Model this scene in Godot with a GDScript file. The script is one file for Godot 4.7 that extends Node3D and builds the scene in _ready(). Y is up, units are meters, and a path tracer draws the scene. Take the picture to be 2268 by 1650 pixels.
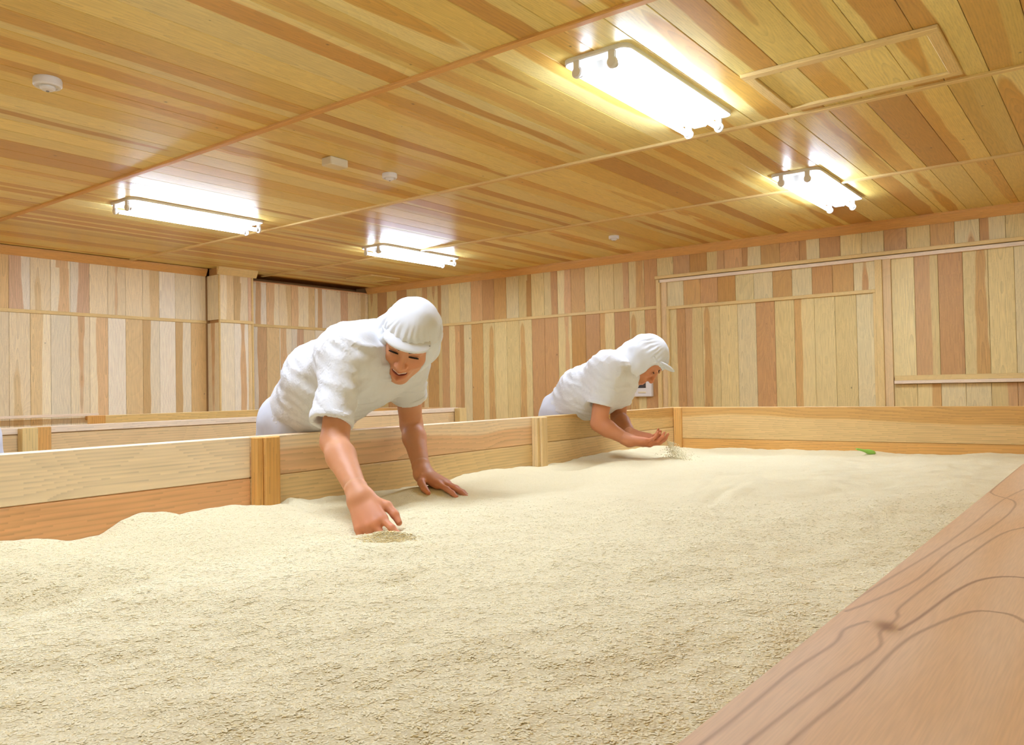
extends Node3D

# y up, metres. The lens stands 1 m above the floor at x = z = 0.
const EYE := 1.0
const CEIL := 2.576
const XR := 8.46      # right wall
const ZL := -9.15     # left wall
const XB := -0.72     # wall behind
const ZN := 0.79      # wall beside
const PW := 0.2035    # plank width
const RIM := 0.875    # top of the trays

var rng := RandomNumberGenerator.new()
var M := {}
var cache := {}
var nz := FastNoiseLite.new()
var used := {}

func _ready() -> void:
	# camera
	var cam := Camera3D.new()
	cam.name = "camera"
	cam.keep_aspect = Camera3D.KEEP_HEIGHT
	cam.fov = 49.368
	cam.near = 0.02
	cam.far = 60.0
	cam.transform = Transform3D(Basis(Vector3(0.605314, -0.018029, 0.795782), Vector3(-0.005923, 0.999614, 0.027153), Vector3(-0.795965, -0.02115, 0.604974)), Vector3(0, EYE, 0))
	add_child(cam)
	cam.current = true
	# surroundings: the room is closed, so the sky lights nothing
	var env := Environment.new()
	env.background_mode = Environment.BG_COLOR
	env.background_color = Color(0.02, 0.02, 0.02)
	env.ambient_light_source = Environment.AMBIENT_SOURCE_DISABLED
	env.tonemap_mode = Environment.TONE_MAPPER_LINEAR
	env.tonemap_exposure = 1.18
	env.sdfgi_enabled = true
	env.ssao_enabled = true
	env.ssil_enabled = true
	var we := WorldEnvironment.new()
	we.name = "world_environment"
	we.environment = env
	add_child(we)
	rng.seed = 7
	nz.seed = 11
	nz.frequency = 1.0
	nz.fractal_type = FastNoiseLite.FRACTAL_NONE
	materials()
	lamps()
	room()
	trays()
	rice()
	fittings()
	people()

# ---------------------------------------------------------------- nodes

func numbered(called: String) -> String:
	var k: int = used.get(called, 0)
	used[called] = k + 1
	return called if k == 0 else "%s_%03d" % [called, k]

func thing(called: String, label: String, category: String, at := Vector3.ZERO, group := "") -> Node3D:
	var o := Node3D.new()
	o.name = numbered(called)
	o.position = at
	add_child(o)
	o.set_meta("label", label)
	o.set_meta("category", category)
	if group:
		o.set_meta("group", group)
	return o

func struct(called: String) -> Node3D:
	var o := Node3D.new()
	o.name = called
	add_child(o)
	o.set_meta("kind", "structure")
	return o

func part(called: String, mesh: Mesh, mat: Material, parent: Node3D, tr := Transform3D()) -> MeshInstance3D:
	var o := MeshInstance3D.new()
	o.name = called
	o.mesh = mesh
	o.material_override = mat
	o.transform = tr
	o.cast_shadow = GeometryInstance3D.SHADOW_CASTING_SETTING_ON
	parent.add_child(o, true)
	return o

func at(x: float, y: float, z: float) -> Transform3D:
	return Transform3D(Basis(), Vector3(x, y, z))

# ---------------------------------------------------------------- shapes

class Shape:
	var v := PackedVector3Array()
	var n := PackedVector3Array()
	var uv := PackedVector2Array()
	var ix := PackedInt32Array()
	func tri(a: Vector3, b: Vector3, c: Vector3, out: Vector3, ta := Vector2(), tb := Vector2(), tc := Vector2()) -> void:
		var k := v.size()
		var nn := (b - a).cross(c - a)
		var flip := nn.dot(out) > 0.0
		nn = nn.normalized() if flip else -nn.normalized()
		v.append(a); v.append(b); v.append(c)
		n.append(nn); n.append(nn); n.append(nn)
		uv.append(ta); uv.append(tb); uv.append(tc)
		if flip:
			ix.append(k); ix.append(k + 2); ix.append(k + 1)
		else:
			ix.append(k); ix.append(k + 1); ix.append(k + 2)
	func quad(a: Vector3, b: Vector3, c: Vector3, d: Vector3, out: Vector3, ta := Vector2(), tb := Vector2(), tc := Vector2(), td := Vector2()) -> void:
		tri(a, b, c, out, ta, tb, tc)
		tri(a, c, d, out, ta, tc, td)
	func commit(tangents := false) -> ArrayMesh:
		var arr := []
		arr.resize(Mesh.ARRAY_MAX)
		arr[Mesh.ARRAY_VERTEX] = v
		arr[Mesh.ARRAY_NORMAL] = n
		if uv.size() == v.size():
			arr[Mesh.ARRAY_TEX_UV] = uv
		arr[Mesh.ARRAY_INDEX] = ix
		var m := ArrayMesh.new()
		m.add_surface_from_arrays(Mesh.PRIMITIVE_TRIANGLES, arr)
		return m

# a chamfered block; grain runs along its longest side. strip = [v0, v1, u0, metres of the texture's length, metres of a strip's width]
func block(size: Vector3, bev: float, strip: Array) -> ArrayMesh:
	var s := Shape.new()
	var h := size * 0.5
	var ax := size.max_axis_index()
	var o1 := (ax + 1) % 3
	var o2 := (ax + 2) % 3
	var v0: float = strip[0]
	var v1: float = strip[1]
	var wide: float = strip[4]
	var tex := func(p: Vector3, fa: int) -> Vector2:
		var other := o1 if fa == o2 else o2
		var w: float = p[other] / wide + 0.5
		if fa == ax:
			return Vector2(strip[2] + p[o2] / strip[3] * 0.3, lerpf(v0, v1, clampf(p[o1] / wide + 0.5, 0.02, 0.98)))
		w = clampf(w, 0.02, 0.98)
		return Vector2(strip[2] + (p[ax] + h[ax]) / strip[3], lerpf(v0, v1, w))
	for a in 3:
		var b := (a + 1) % 3
		var c := (a + 2) % 3
		for sg in [-1.0, 1.0]:
			var q := []
			for k in [[-1, -1], [1, -1], [1, 1], [-1, 1]]:
				var p := Vector3.ZERO
				p[a] = h[a] * sg
				p[b] = (h[b] - bev) * k[0]
				p[c] = (h[c] - bev) * k[1]
				q.append(p)
			var nn := Vector3.ZERO
			nn[a] = sg
			s.quad(q[0], q[1], q[2], q[3], nn, tex.call(q[0], a), tex.call(q[1], a), tex.call(q[2], a), tex.call(q[3], a))
	for a in 3:   # the edges that run along a
		var b := (a + 1) % 3
		var c := (a + 2) % 3
		for sb in [-1.0, 1.0]:
			for sc in [-1.0, 1.0]:
				var q := []
				for k in [[-1, 0], [1, 0], [1, 1], [-1, 1]]:
					var p := Vector3.ZERO
					p[a] = (h[a] - bev) * k[0]
					p[b] = sb * (h[b] - (bev if k[1] else 0.0))
					p[c] = sc * (h[c] - (0.0 if k[1] else bev))
					q.append(p)
				var nn := Vector3.ZERO
				nn[b] = sb
				nn[c] = sc
				s.quad(q[0], q[1], q[2], q[3], nn, tex.call(q[0], b), tex.call(q[1], b), tex.call(q[2], c), tex.call(q[3], c))
	for sx in [-1.0, 1.0]:
		for sy in [-1.0, 1.0]:
			for sz in [-1.0, 1.0]:
				var g := Vector3(sx, sy, sz)
				var t := Vector2(strip[2], lerpf(v0, v1, 0.5))
				s.tri(Vector3(h.x, h.y - bev, h.z - bev) * g, Vector3(h.x - bev, h.y, h.z - bev) * g, Vector3(h.x - bev, h.y - bev, h.z) * g, g, t, t, t)
	return s.commit()

# a strip with profile pts (y, z) drawn along x
func drawn(length: float, pts: Array, strip: Array) -> ArrayMesh:
	var s := Shape.new()
	var mid := Vector2.ZERO
	for p in pts:
		mid += p
	mid /= pts.size()
	var run := [0.0]
	for k in pts.size():
		run.append(run[k] + (pts[(k + 1) % pts.size()] - pts[k]).length())
	for k in pts.size():
		var a: Vector2 = pts[k]
		var b: Vector2 = pts[(k + 1) % pts.size()]
		var e := b - a
		var out := Vector2(e.y, -e.x)
		if out.dot((a + b) * 0.5 - mid) < 0:
			out = -out
		var va: float = lerpf(strip[0], strip[1], 0.05 + 0.9 * run[k] / run[-1])
		var vb: float = lerpf(strip[0], strip[1], 0.05 + 0.9 * run[k + 1] / run[-1])
		var u1: float = strip[2] + length / strip[3]
		s.quad(Vector3(-length / 2, a.x, a.y), Vector3(length / 2, a.x, a.y), Vector3(length / 2, b.x, b.y), Vector3(-length / 2, b.x, b.y), Vector3(0, out.x, out.y),
			Vector2(strip[2], va), Vector2(u1, va), Vector2(u1, vb), Vector2(strip[2], vb))
		for e2 in [-1.0, 1.0]:
			s.tri(Vector3(e2 * length / 2, mid.x, mid.y), Vector3(e2 * length / 2, a.x, a.y), Vector3(e2 * length / 2, b.x, b.y), Vector3(e2, 0, 0), Vector2(strip[2], va), Vector2(strip[2], va), Vector2(strip[2], vb))
	return s.commit()

# a plank: length along x, width along z, face down at y = 0, chamfered long edges
func plank(length: float, width: float, variant: int, u0: float, turned: bool) -> ArrayMesh:
	var key := "%.3f %.3f %d %.2f %s" % [length, width, variant, u0, turned]
	if cache.has(key):
		return cache[key]
	var s := Shape.new()
	var c := 0.0024
	var g := 0.0012
	var w := width / 2 - g
	var l := length / 2 - g
	var pts := [Vector2(0.014, -w), Vector2(c, -w), Vector2(0, -w + c), Vector2(0, w - c), Vector2(c, w), Vector2(0.014, w)]
	var va := (variant + 0.03) / 16.0
	var vb := (variant + 0.97) / 16.0
	if turned:
		var t := va
		va = vb
		vb = t
	var u1 := u0 + length / 1.9
	for k in 6:
		var a: Vector2 = pts[k]
		var b: Vector2 = pts[(k + 1) % 6]
		var out: Vector3 = [Vector3(0, 0, -1), Vector3(0, -1, -1), Vector3(0, -1, 0), Vector3(0, -1, 1), Vector3(0, 0, 1), Vector3(0, 1, 0)][k]
		var ta := lerpf(va, vb, clampf(a.y / PW + 0.5, 0, 1))
		var tb := lerpf(va, vb, clampf(b.y / PW + 0.5, 0, 1))
		s.quad(Vector3(-l, a.x, a.y), Vector3(l, a.x, a.y), Vector3(l, b.x, b.y), Vector3(-l, b.x, b.y), out, Vector2(u0, ta), Vector2(u1, ta), Vector2(u1, tb), Vector2(u0, tb))
	for e in [-1.0, 1.0]:
		var u := u0 if e < 0 else u1
		for k in range(1, 5):
			var p0: Vector2 = pts[0]
			var p1: Vector2 = pts[k]
			var p2: Vector2 = pts[k + 1]
			s.tri(Vector3(l * e, p0.x, p0.y), Vector3(l * e, p1.x, p1.y), Vector3(l * e, p2.x, p2.y), Vector3(e, 0, 0), Vector2(u, va), Vector2(u, (va + vb) / 2), Vector2(u, vb))
	cache[key] = s.commit()
	return cache[key]

# turned about y: profile pts (radius, y), smooth
func lathe(pts: Array, seg := 28) -> ArrayMesh:
	var st := SurfaceTool.new()
	st.begin(Mesh.PRIMITIVE_TRIANGLES)
	for k in pts.size() - 1:
		for j in seg:
			var a0 := TAU * j / seg
			var a1 := TAU * (j + 1) / seg
			var p: Vector2 = pts[k]
			var q: Vector2 = pts[k + 1]
			var A := Vector3(p.x * cos(a0), p.y, p.x * sin(a0))
			var B := Vector3(p.x * cos(a1), p.y, p.x * sin(a1))
			var C := Vector3(q.x * cos(a1), q.y, q.x * sin(a1))
			var D := Vector3(q.x * cos(a0), q.y, q.x * sin(a0))
			st.set_smooth_group(k)
			for t in [[A, B, C], [A, C, D]]:
				if (t[1] - t[0]).cross(t[2] - t[0]).length() > 1e-12:
					for x in t:
						st.set_smooth_group(k)
						st.add_vertex(x)
	st.generate_normals()
	return st.commit()

# a closed outline (x, z) raised from y0 to y1, with a chamfer at the lower rim
func slab(outline: PackedVector2Array, y0: float, y1: float, bev: float) -> ArrayMesh:
	var s := Shape.new()
	var n := outline.size()
	var c := Vector2.ZERO
	for p in outline:
		c += p
	c /= n
	for k in n:
		var a := outline[k]
		var b := outline[(k + 1) % n]
		var ai := a - (a - c).normalized() * bev
		var bi := b - (b - c).normalized() * bev
		var out := ((a + b) / 2 - c)
		var o3 := Vector3(out.x, 0, out.y)
		s.quad(Vector3(a.x, y1, a.y), Vector3(b.x, y1, b.y), Vector3(b.x, y0 + bev, b.y), Vector3(a.x, y0 + bev, a.y), o3)
		s.quad(Vector3(a.x, y0 + bev, a.y), Vector3(b.x, y0 + bev, b.y), Vector3(bi.x, y0, bi.y), Vector3(ai.x, y0, ai.y), o3.normalized() + Vector3.DOWN)
		s.tri(Vector3(c.x, y0, c.y), Vector3(ai.x, y0, ai.y), Vector3(bi.x, y0, bi.y), Vector3.DOWN)
		s.tri(Vector3(c.x, y1, c.y), Vector3(a.x, y1, a.y), Vector3(b.x, y1, b.y), Vector3.UP)
	return s.commit()

func rounded(w: float, d: float, r: float, seg := 6) -> PackedVector2Array:
	var o := PackedVector2Array()
	for q in 4:
		var c := Vector2((w / 2 - r) * [1, -1, -1, 1][q], (d / 2 - r) * [1, 1, -1, -1][q])
		for k in seg + 1:
			var a: float = (q + float(k) / seg) * PI / 2
			o.append(c + Vector2(cos(a), sin(a)) * r)
	return o

# ---------------------------------------------------------------- materials

func lin(c: Color) -> Color:
	return c

# n boards stacked in one picture, each hs pixels high: rings of a log cut off its middle, pale sapwood outside, darker heartwood inside
func wood_atlas(sd: int, n: int, w: int, hs: int, lm: float, wm: float, saps: Array, hearts: Array, heart_share: float, ring: float, plan := [], plain_share := 0.3) -> ImageTexture:
	var r := RandomNumberGenerator.new()
	r.seed = sd
	var ns := FastNoiseLite.new()
	ns.seed = sd
	ns.frequency = 1.0
	ns.fractal_type = FastNoiseLite.FRACTAL_FBM
	ns.fractal_octaves = 3
	var fn := FastNoiseLite.new()
	fn.seed = sd + 5
	fn.frequency = 0.22
	var fine := fn.get_image(w / 24, n * hs)
	fine.resize(w, n * hs, Image.INTERPOLATE_CUBIC)
	fine.convert(Image.FORMAT_L8)
	var fb := fine.get_data()
	var out := PackedByteArray()
	out.resize(w * n * hs * 3)
	for s in n:
		var mixed := r.randf()
		var y0 := r.randf_range(-0.75, 0.75) * wm
		var d0 := r.randf_range(0.012, 0.07)
		var sl := r.randf_range(-0.035, 0.035)
		var rs := r.randf_range(0.006, 0.012)
		var R := absf(y0) * r.randf_range(0.55, 1.15) + r.randf_range(0.02, 0.05)
		if mixed < heart_share * plain_share:
			R = 0.5          # heartwood throughout
		elif mixed < plain_share:
			R = -1.0         # sapwood throughout
		var sap: Color = saps[r.randi() % saps.size()]
		var hrt: Color = hearts[r.randi() % hearts.size()]
		var kn := []
		for q in (1 if r.randf() < 0.35 else 0):
			kn.append(Vector3(r.randf_range(0.1, lm - 0.1), r.randf_range(-0.4, 0.4) * wm, r.randf_range(0.002, 0.0055)))
		var tone := r.randf_range(0.95, 1.04)
		if plan.size():
			sap = plan[s][0]
			hrt = plan[s][1]
			tone = 1.0
			R = plan[s][2]
		sap = sap * tone
		hrt = hrt * tone
		var dd := PackedFloat32Array()
		var ww := PackedFloat32Array()
		var rr := PackedFloat32Array()
		for i in w:
			var u := lm * i / w
			var d := d0 + sl * (u - lm / 2) + 0.022 * ns.get_noise_2d(u * 0.9, s * 17.3)
			dd.append(d * d)
			ww.append(0.022 * ns.get_noise_2d(u * 0.7, s * 9.1 + 50) - y0)
			rr.append(R + 0.008 * ns.get_noise_2d(u * 1.1, s * 5.7 + 90))
		for j in hs:
			var v := (float(j) / (hs - 1) - 0.5) * wm
			var o := (s * hs + j) * w
			for i in w:
				var yy := v + ww[i]
				var rad := sqrt(yy * yy + dd[i])
				var m := clampf((rr[i] - rad) / 0.007 + 0.5, 0.0, 1.0)
				var lr := rad / rs
				lr -= floorf(lr)
				var f := 1.0 - ring * lr * lr * lr + (fb[o + i] - 128) * 0.0004
				var k := (o + i) * 3
				out[k] = clampi(int((sap.r + (hrt.r - sap.r) * m) * f * 255), 0, 255)
				out[k + 1] = clampi(int((sap.g + (hrt.g - sap.g) * m) * f * 255), 0, 255)
				out[k + 2] = clampi(int((sap.b + (hrt.b - sap.b) * m) * f * 255), 0, 255)
		for q: Vector3 in kn:
			for j in hs:
				var dv := (float(j) / (hs - 1) - 0.5) * wm - q.y
				for i in range(maxi(0, int((q.x - 0.03) / lm * w)), mini(w, int((q.x + 0.03) / lm * w))):
					var dx := lm * i / w - q.x
					var e := (dx * dx * 0.35 + dv * dv) / (q.z * q.z)
					if e < 8.0:
						var dim := 1.0 - 0.5 * exp(-e)
						var k := ((s * hs + j) * w + i) * 3
						for c in 3:
							out[k + c] = int(out[k + c] * dim)
	return ImageTexture.create_from_image(Image.create_from_data(w, n * hs, false, Image.FORMAT_RGB8, out))

func mat(called: String, color: Color, rough := 0.6, spec := 0.4) -> StandardMaterial3D:
	var m := StandardMaterial3D.new()
	m.resource_name = called
	m.albedo_color = color
	m.roughness = rough
	m.metallic_specular = spec
	return m

func wood(called: String, tex: Texture2D, rough := 0.42, spec := 0.4) -> StandardMaterial3D:
	var m := mat(called, Color.WHITE, rough, spec)
	m.albedo_texture = tex
	return m

# the wide cap of the near board: wavy lines round a small knot, drawn in the board's own metres
func cap_texture() -> ImageTexture:
	var w := 1536
	var h := 384
	var sx := 1.5 / w       # metres a pixel along the board
	var sz := 0.17 / h
	var lines := [
		[[0.15, -0.131], [0.267, -0.122], [0.355, -0.120], [0.405, -0.116], [0.432, -0.118], [0.453, -0.112]],
		[[0.15, -0.114], [0.276, -0.109], [0.351, -0.103], [0.392, -0.098], [0.415, -0.097], [0.436, -0.102], [0.447, -0.101]],
		[[0.15, -0.102], [0.285, -0.097], [0.349, -0.092], [0.424, -0.089], [0.463, -0.082], [0.5, -0.071], [0.508, -0.06], [0.5, -0.047], [0.45, -0.030], [0.3, -0.02]],
		[[0.446, -0.095], [0.476, -0.091], [0.55, -0.084], [0.591, -0.074], [0.606, -0.056], [0.59, -0.03], [0.5, -0.012]],
		[[0.452, -0.101], [0.47, -0.101], [0.498, -0.104], [0.61, -0.097], [0.753, -0.087], [0.81, -0.074], [0.85, -0.05], [0.82, -0.02]],
		[[0.466, -0.127], [0.497, -0.12], [0.565, -0.11], [0.674, -0.107], [0.786, -0.097], [0.903, -0.092], [0.984, -0.097], [1.035, -0.122], [1.1, -0.128], [1.4, -0.129]],
		[[0.25, -0.133], [0.386, -0.130], [0.463, -0.131], [0.544, -0.126], [0.667, -0.117], [0.797, -0.112], [0.962, -0.109], [1.04, -0.104], [1.2, -0.09], [1.45, -0.085]],
		[[0.9, -0.07], [1.0, -0.072], [1.15, -0.066], [1.45, -0.05]]]
	var dark := PackedFloat32Array()
	dark.resize(w * h)
	var weights := [0.5, 0.5, 0.55, 0.8, 0.55, 0.5, 0.42, 0.5]
	for li in lines.size():
		var c := Curve2D.new()
		var l: Array = lines[li]
		for k in l.size():
			var p := Vector2(l[k][0], l[k][1])
			var t := Vector2.ZERO
			if k > 0 and k < l.size() - 1:
				t = (Vector2(l[k + 1][0], l[k + 1][1]) - Vector2(l[k - 1][0], l[k - 1][1])) * 0.17
			c.add_point(p, -t, t)
		c.bake_interval = 0.0008
		for p in c.get_baked_points():
			var pi := int(p.x / sx)
			var pj := int((p.y + 0.14) / sz)
			for dj in range(-8, 9):
				for di in range(-1, 2):
					var x := pi + di
					var y := pj + dj
					if x >= 0 and y >= 0 and x < w and y < h:
						var q: float = ((y + 0.5) * sz - 0.14 - p.y) / 0.0010
						dark[y * w + x] = maxf(dark[y * w + x], weights[li] * exp(-q * q) * (1.0 if dj <= 0 else 1.0))
	var out := PackedByteArray()
	out.resize(w * h * 3)
	var base := Color8(230, 196, 158)
	var line := Color8(160, 120, 90)
	var knot := Color8(140, 92, 42)
	var warm := Color8(226, 186, 142)
	for j in h:
		for i in w:
			var x := i * sx
			var z := j * sz - 0.14
			var c := base.lerp(warm, clampf(0.5 + 0.9 * nz.get_noise_2d(x * 4.0, z * 30.0), 0, 1))
			c = c.lerp(line, dark[j * w + i])
			var kx := (x - 0.448) / 0.009
			var kz := (z + 0.102 + (x - 0.448) * 0.3) / 0.0055
			c = c.lerp(knot, 0.85 * exp(-(kx * kx + kz * kz)))
			c = c * (1.0 + 0.03 * nz.get_noise_2d(x * 30.0, z * 900.0))
			var k := (j * w + i) * 3
			out[k] = clampi(int(c.r * 255), 0, 255)
			out[k + 1] = clampi(int(c.g * 255), 0, 255)
			out[k + 2] = clampi(int(c.b * 255), 0, 255)
	return ImageTexture.create_from_image(Image.create_from_data(w, h, false, Image.FORMAT_RGB8, out))

func rice_textures() -> Array:
	var n := 1024
	var f1 := FastNoiseLite.new()
	f1.seed = 3
	f1.noise_type = FastNoiseLite.TYPE_CELLULAR
	f1.cellular_return_type = FastNoiseLite.RETURN_DISTANCE
	f1.frequency = 0.16
	f1.fractal_type = FastNoiseLite.FRACTAL_NONE
	var a := f1.get_seamless_image(n, n)
	a.convert(Image.FORMAT_L8)
	var cell := a.get_data()
	var f2 := FastNoiseLite.new()
	f2.seed = 9
	f2.frequency = 0.035
	var b := f2.get_seamless_image(n, n)
	b.convert(Image.FORMAT_L8)
	var soft := b.get_data()
	var out := PackedByteArray()
	out.resize(n * n * 3)
	var hi := Color8(225, 213, 176)
	var lo := Color8(210, 193, 143)
	for k in n * n:
		var q := clampf(cell[k] / 255.0 * 1.1 - 0.15 + (soft[k] - 128) / 400.0, 0.0, 1.0)
		q = q * q
		out[k * 3] = int((hi.r + (lo.r - hi.r) * q) * 255)
		out[k * 3 + 1] = int((hi.g + (lo.g - hi.g) * q) * 255)
		out[k * 3 + 2] = int((hi.b + (lo.b - hi.b) * q) * 255)
	a.adjust_bcs(1.0, 1.0, 1.0)
	var inv := PackedByteArray()
	inv.resize(n * n)
	for k in n * n:
		inv[k] = 255 - cell[k]
	return [ImageTexture.create_from_image(Image.create_from_data(n, n, false, Image.FORMAT_RGB8, out)), ImageTexture.create_from_image(Image.create_from_data(n, n, false, Image.FORMAT_L8, inv))]

func cloth(called: String, c: Color, deep := 0.0) -> StandardMaterial3D:
	var m := mat(called, c, 0.85, 0.25)
	if deep > 0.0:
		m.heightmap_enabled = true
		m.heightmap_texture = M.crease
		m.heightmap_scale = deep
		m.uv1_triplanar = true
		m.uv1_scale = Vector3(1.1, 0.75, 1.1)
	m.rim_enabled = true
	m.rim = 0.2
	m.rim_tint = 0.3
	return m

func materials() -> void:
	var saps := [Color8(248, 235, 200), Color8(246, 230, 190), Color8(249, 238, 210), Color8(244, 225, 182)]
	var hearts := [Color8(228, 194, 144), Color8(226, 190, 150), Color8(218, 184, 126), Color8(222, 184, 134), Color8(228, 201, 148)]
	var csaps := [Color8(236, 213, 130), Color8(230, 203, 116), Color8(237, 218, 144), Color8(227, 198, 110)]
	var chearts := [Color8(218, 176, 90), Color8(221, 181, 98), Color8(210, 166, 78), Color8(206, 158, 78), Color8(221, 187, 96)]
	M.ceil_a = wood("ceiling cedar", wood_atlas(21, 16, 1024, 64, 1.9, PW, csaps, chearts, 0.5, 0.08), 0.36, 0.5)
	M.ceil_b = wood("ceiling cedar", wood_atlas(22, 16, 1024, 64, 1.9, PW, csaps, chearts, 0.5, 0.08), 0.36, 0.5)
	M.wall_a = wood("wall cedar", wood_atlas(31, 16, 1024, 64, 1.9, PW, saps, hearts, 0.42, 0.09, [], 0.5), 0.5, 0.35)
	M.wall_b = wood("wall cedar", wood_atlas(32, 16, 1024, 64, 1.9, PW, saps, hearts, 0.42, 0.09, [], 0.5), 0.5, 0.35)
	var rsaps := [Color8(234, 214, 154), Color8(228, 204, 140), Color8(238, 220, 166), Color8(230, 208, 146)]
	var rhearts := [Color8(212, 170, 106), Color8(206, 160, 102), Color8(216, 174, 120), Color8(198, 152, 86), Color8(210, 164, 108)]
	M.wall_c = wood("right wall cedar", wood_atlas(33, 16, 1024, 64, 1.9, PW, rsaps, rhearts, 0.55, 0.09, [], 0.72), 0.5, 0.35)
	M.wall_d = wood("right wall cedar", wood_atlas(34, 16, 1024, 64, 1.9, PW, rsaps, rhearts, 0.55, 0.09, [], 0.72), 0.5, 0.35)
	var bp := [[Color8(248, 228, 198), Color8(228, 178, 126), -1.0], [Color8(240, 214, 170), Color8(238, 204, 160), -1.0], [Color8(222, 188, 130), Color8(208, 162, 96), 0.10], [Color8(240, 206, 160), Color8(232, 180, 132), 0.5],
		[Color8(228, 186, 116), Color8(222, 170, 98), 0.5], [Color8(232, 203, 138), Color8(226, 190, 120), -1.0], [Color8(240, 214, 172), Color8(232, 202, 150), 0.5], [Color8(246, 220, 184), Color8(232, 190, 146), 0.10]]
	M.board = wood("tray board", wood_atlas(45, 8, 1024, 96, 2.6, 0.26, [Color.WHITE], [Color.WHITE], 0.45, 0.10, bp), 0.5, 0.35)
	M.trim = wood("trim cedar", M.board.albedo_texture, 0.5, 0.35)
	M.cap = wood("near cap board", cap_texture(), 0.5, 0.35)
	M.back = mat("cedar backing", Color8(190, 145, 92), 0.8, 0.2)
	M.pale = mat("pale cedar panel", Color8(238, 218, 174), 0.6, 0.3)
	M.enamel = mat("white enamel", Color8(236, 236, 232), 0.35, 0.5)
	M.plastic = mat("white plastic", Color8(232, 230, 224), 0.45, 0.5)
	M.grey = mat("grey plastic", Color8(150, 148, 142), 0.5, 0.5)
	M.metal = mat("tube cap", Color8(200, 200, 200), 0.3, 0.5)
	M.metal.metallic = 0.8
	M.beige = mat("beige plastic", Color8(222, 210, 176), 0.5, 0.4)
	M.screen = mat("dark screen", Color8(60, 58, 64), 0.2, 0.5)
	M.green = mat("green plastic", Color8(150, 200, 84), 0.4, 0.5)
	M.tube = mat("lit tube", Color8(255, 255, 255), 0.4, 0.3)
	M.tube.emission_enabled = true
	M.tube.emission = Color(0.66, 0.778, 0.985).linear_to_srgb()
	M.tube.emission_energy_multiplier = 62.0
	var rt := rice_textures()
	M.rice = mat("steamed rice", Color.WHITE, 0.75, 0.3)
	M.rice.albedo_texture = rt[0]
	M.rice.uv1_triplanar = true
	M.rice.uv1_scale = Vector3(1.7, 1.7, 1.7)
	M.rice.heightmap_enabled = true
	M.rice.heightmap_texture = rt[1]
	M.rice.heightmap_scale = 0.1
	M.grain = mat("rice grain", Color8(240, 231, 198), 0.6, 0.3)
	M.grain.vertex_color_use_as_albedo = true
	var fr := FastNoiseLite.new()
	fr.seed = 77
	fr.frequency = 0.012
	fr.fractal_type = FastNoiseLite.FRACTAL_RIDGED
	fr.fractal_octaves = 1
	fr.domain_warp_enabled = true
	fr.domain_warp_amplitude = 20.0
	M.crease = ImageTexture.create_from_image(fr.get_seamless_image(512, 512))
	M.shirt = cloth("white cotton", Color8(222, 222, 224), 0.8)
	M.hood = cloth("white hood cloth", Color8(222, 223, 226))
	M.trousers = cloth("white trouser cloth", Color8(214, 216, 226))
	M.skin = mat("skin", Color8(205, 146, 108), 0.5, 0.4)
	M.skin.vertex_color_use_as_albedo = true
	M.skin.subsurf_scatter_enabled = true
	M.skin.subsurf_scatter_strength = 0.08
	M.tan = mat("tanned skin", Color8(196, 132, 92), 0.5, 0.4)
	M.tan.vertex_color_use_as_albedo = true
	M.dark = mat("dark hair", Color8(40, 30, 24), 0.6, 0.3)
	M.mouth = mat("mouth", Color8(110, 44, 34), 0.5, 0.3)
	M.teeth = mat("teeth", Color8(236, 228, 214), 0.3, 0.5)
	M.eyewhite = mat("eye white", Color8(230, 222, 214), 0.3, 0.5)
	M.boot = mat("white rubber", Color8(225, 225, 222), 0.5, 0.5)

# ---------------------------------------------------------------- lamps

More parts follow.
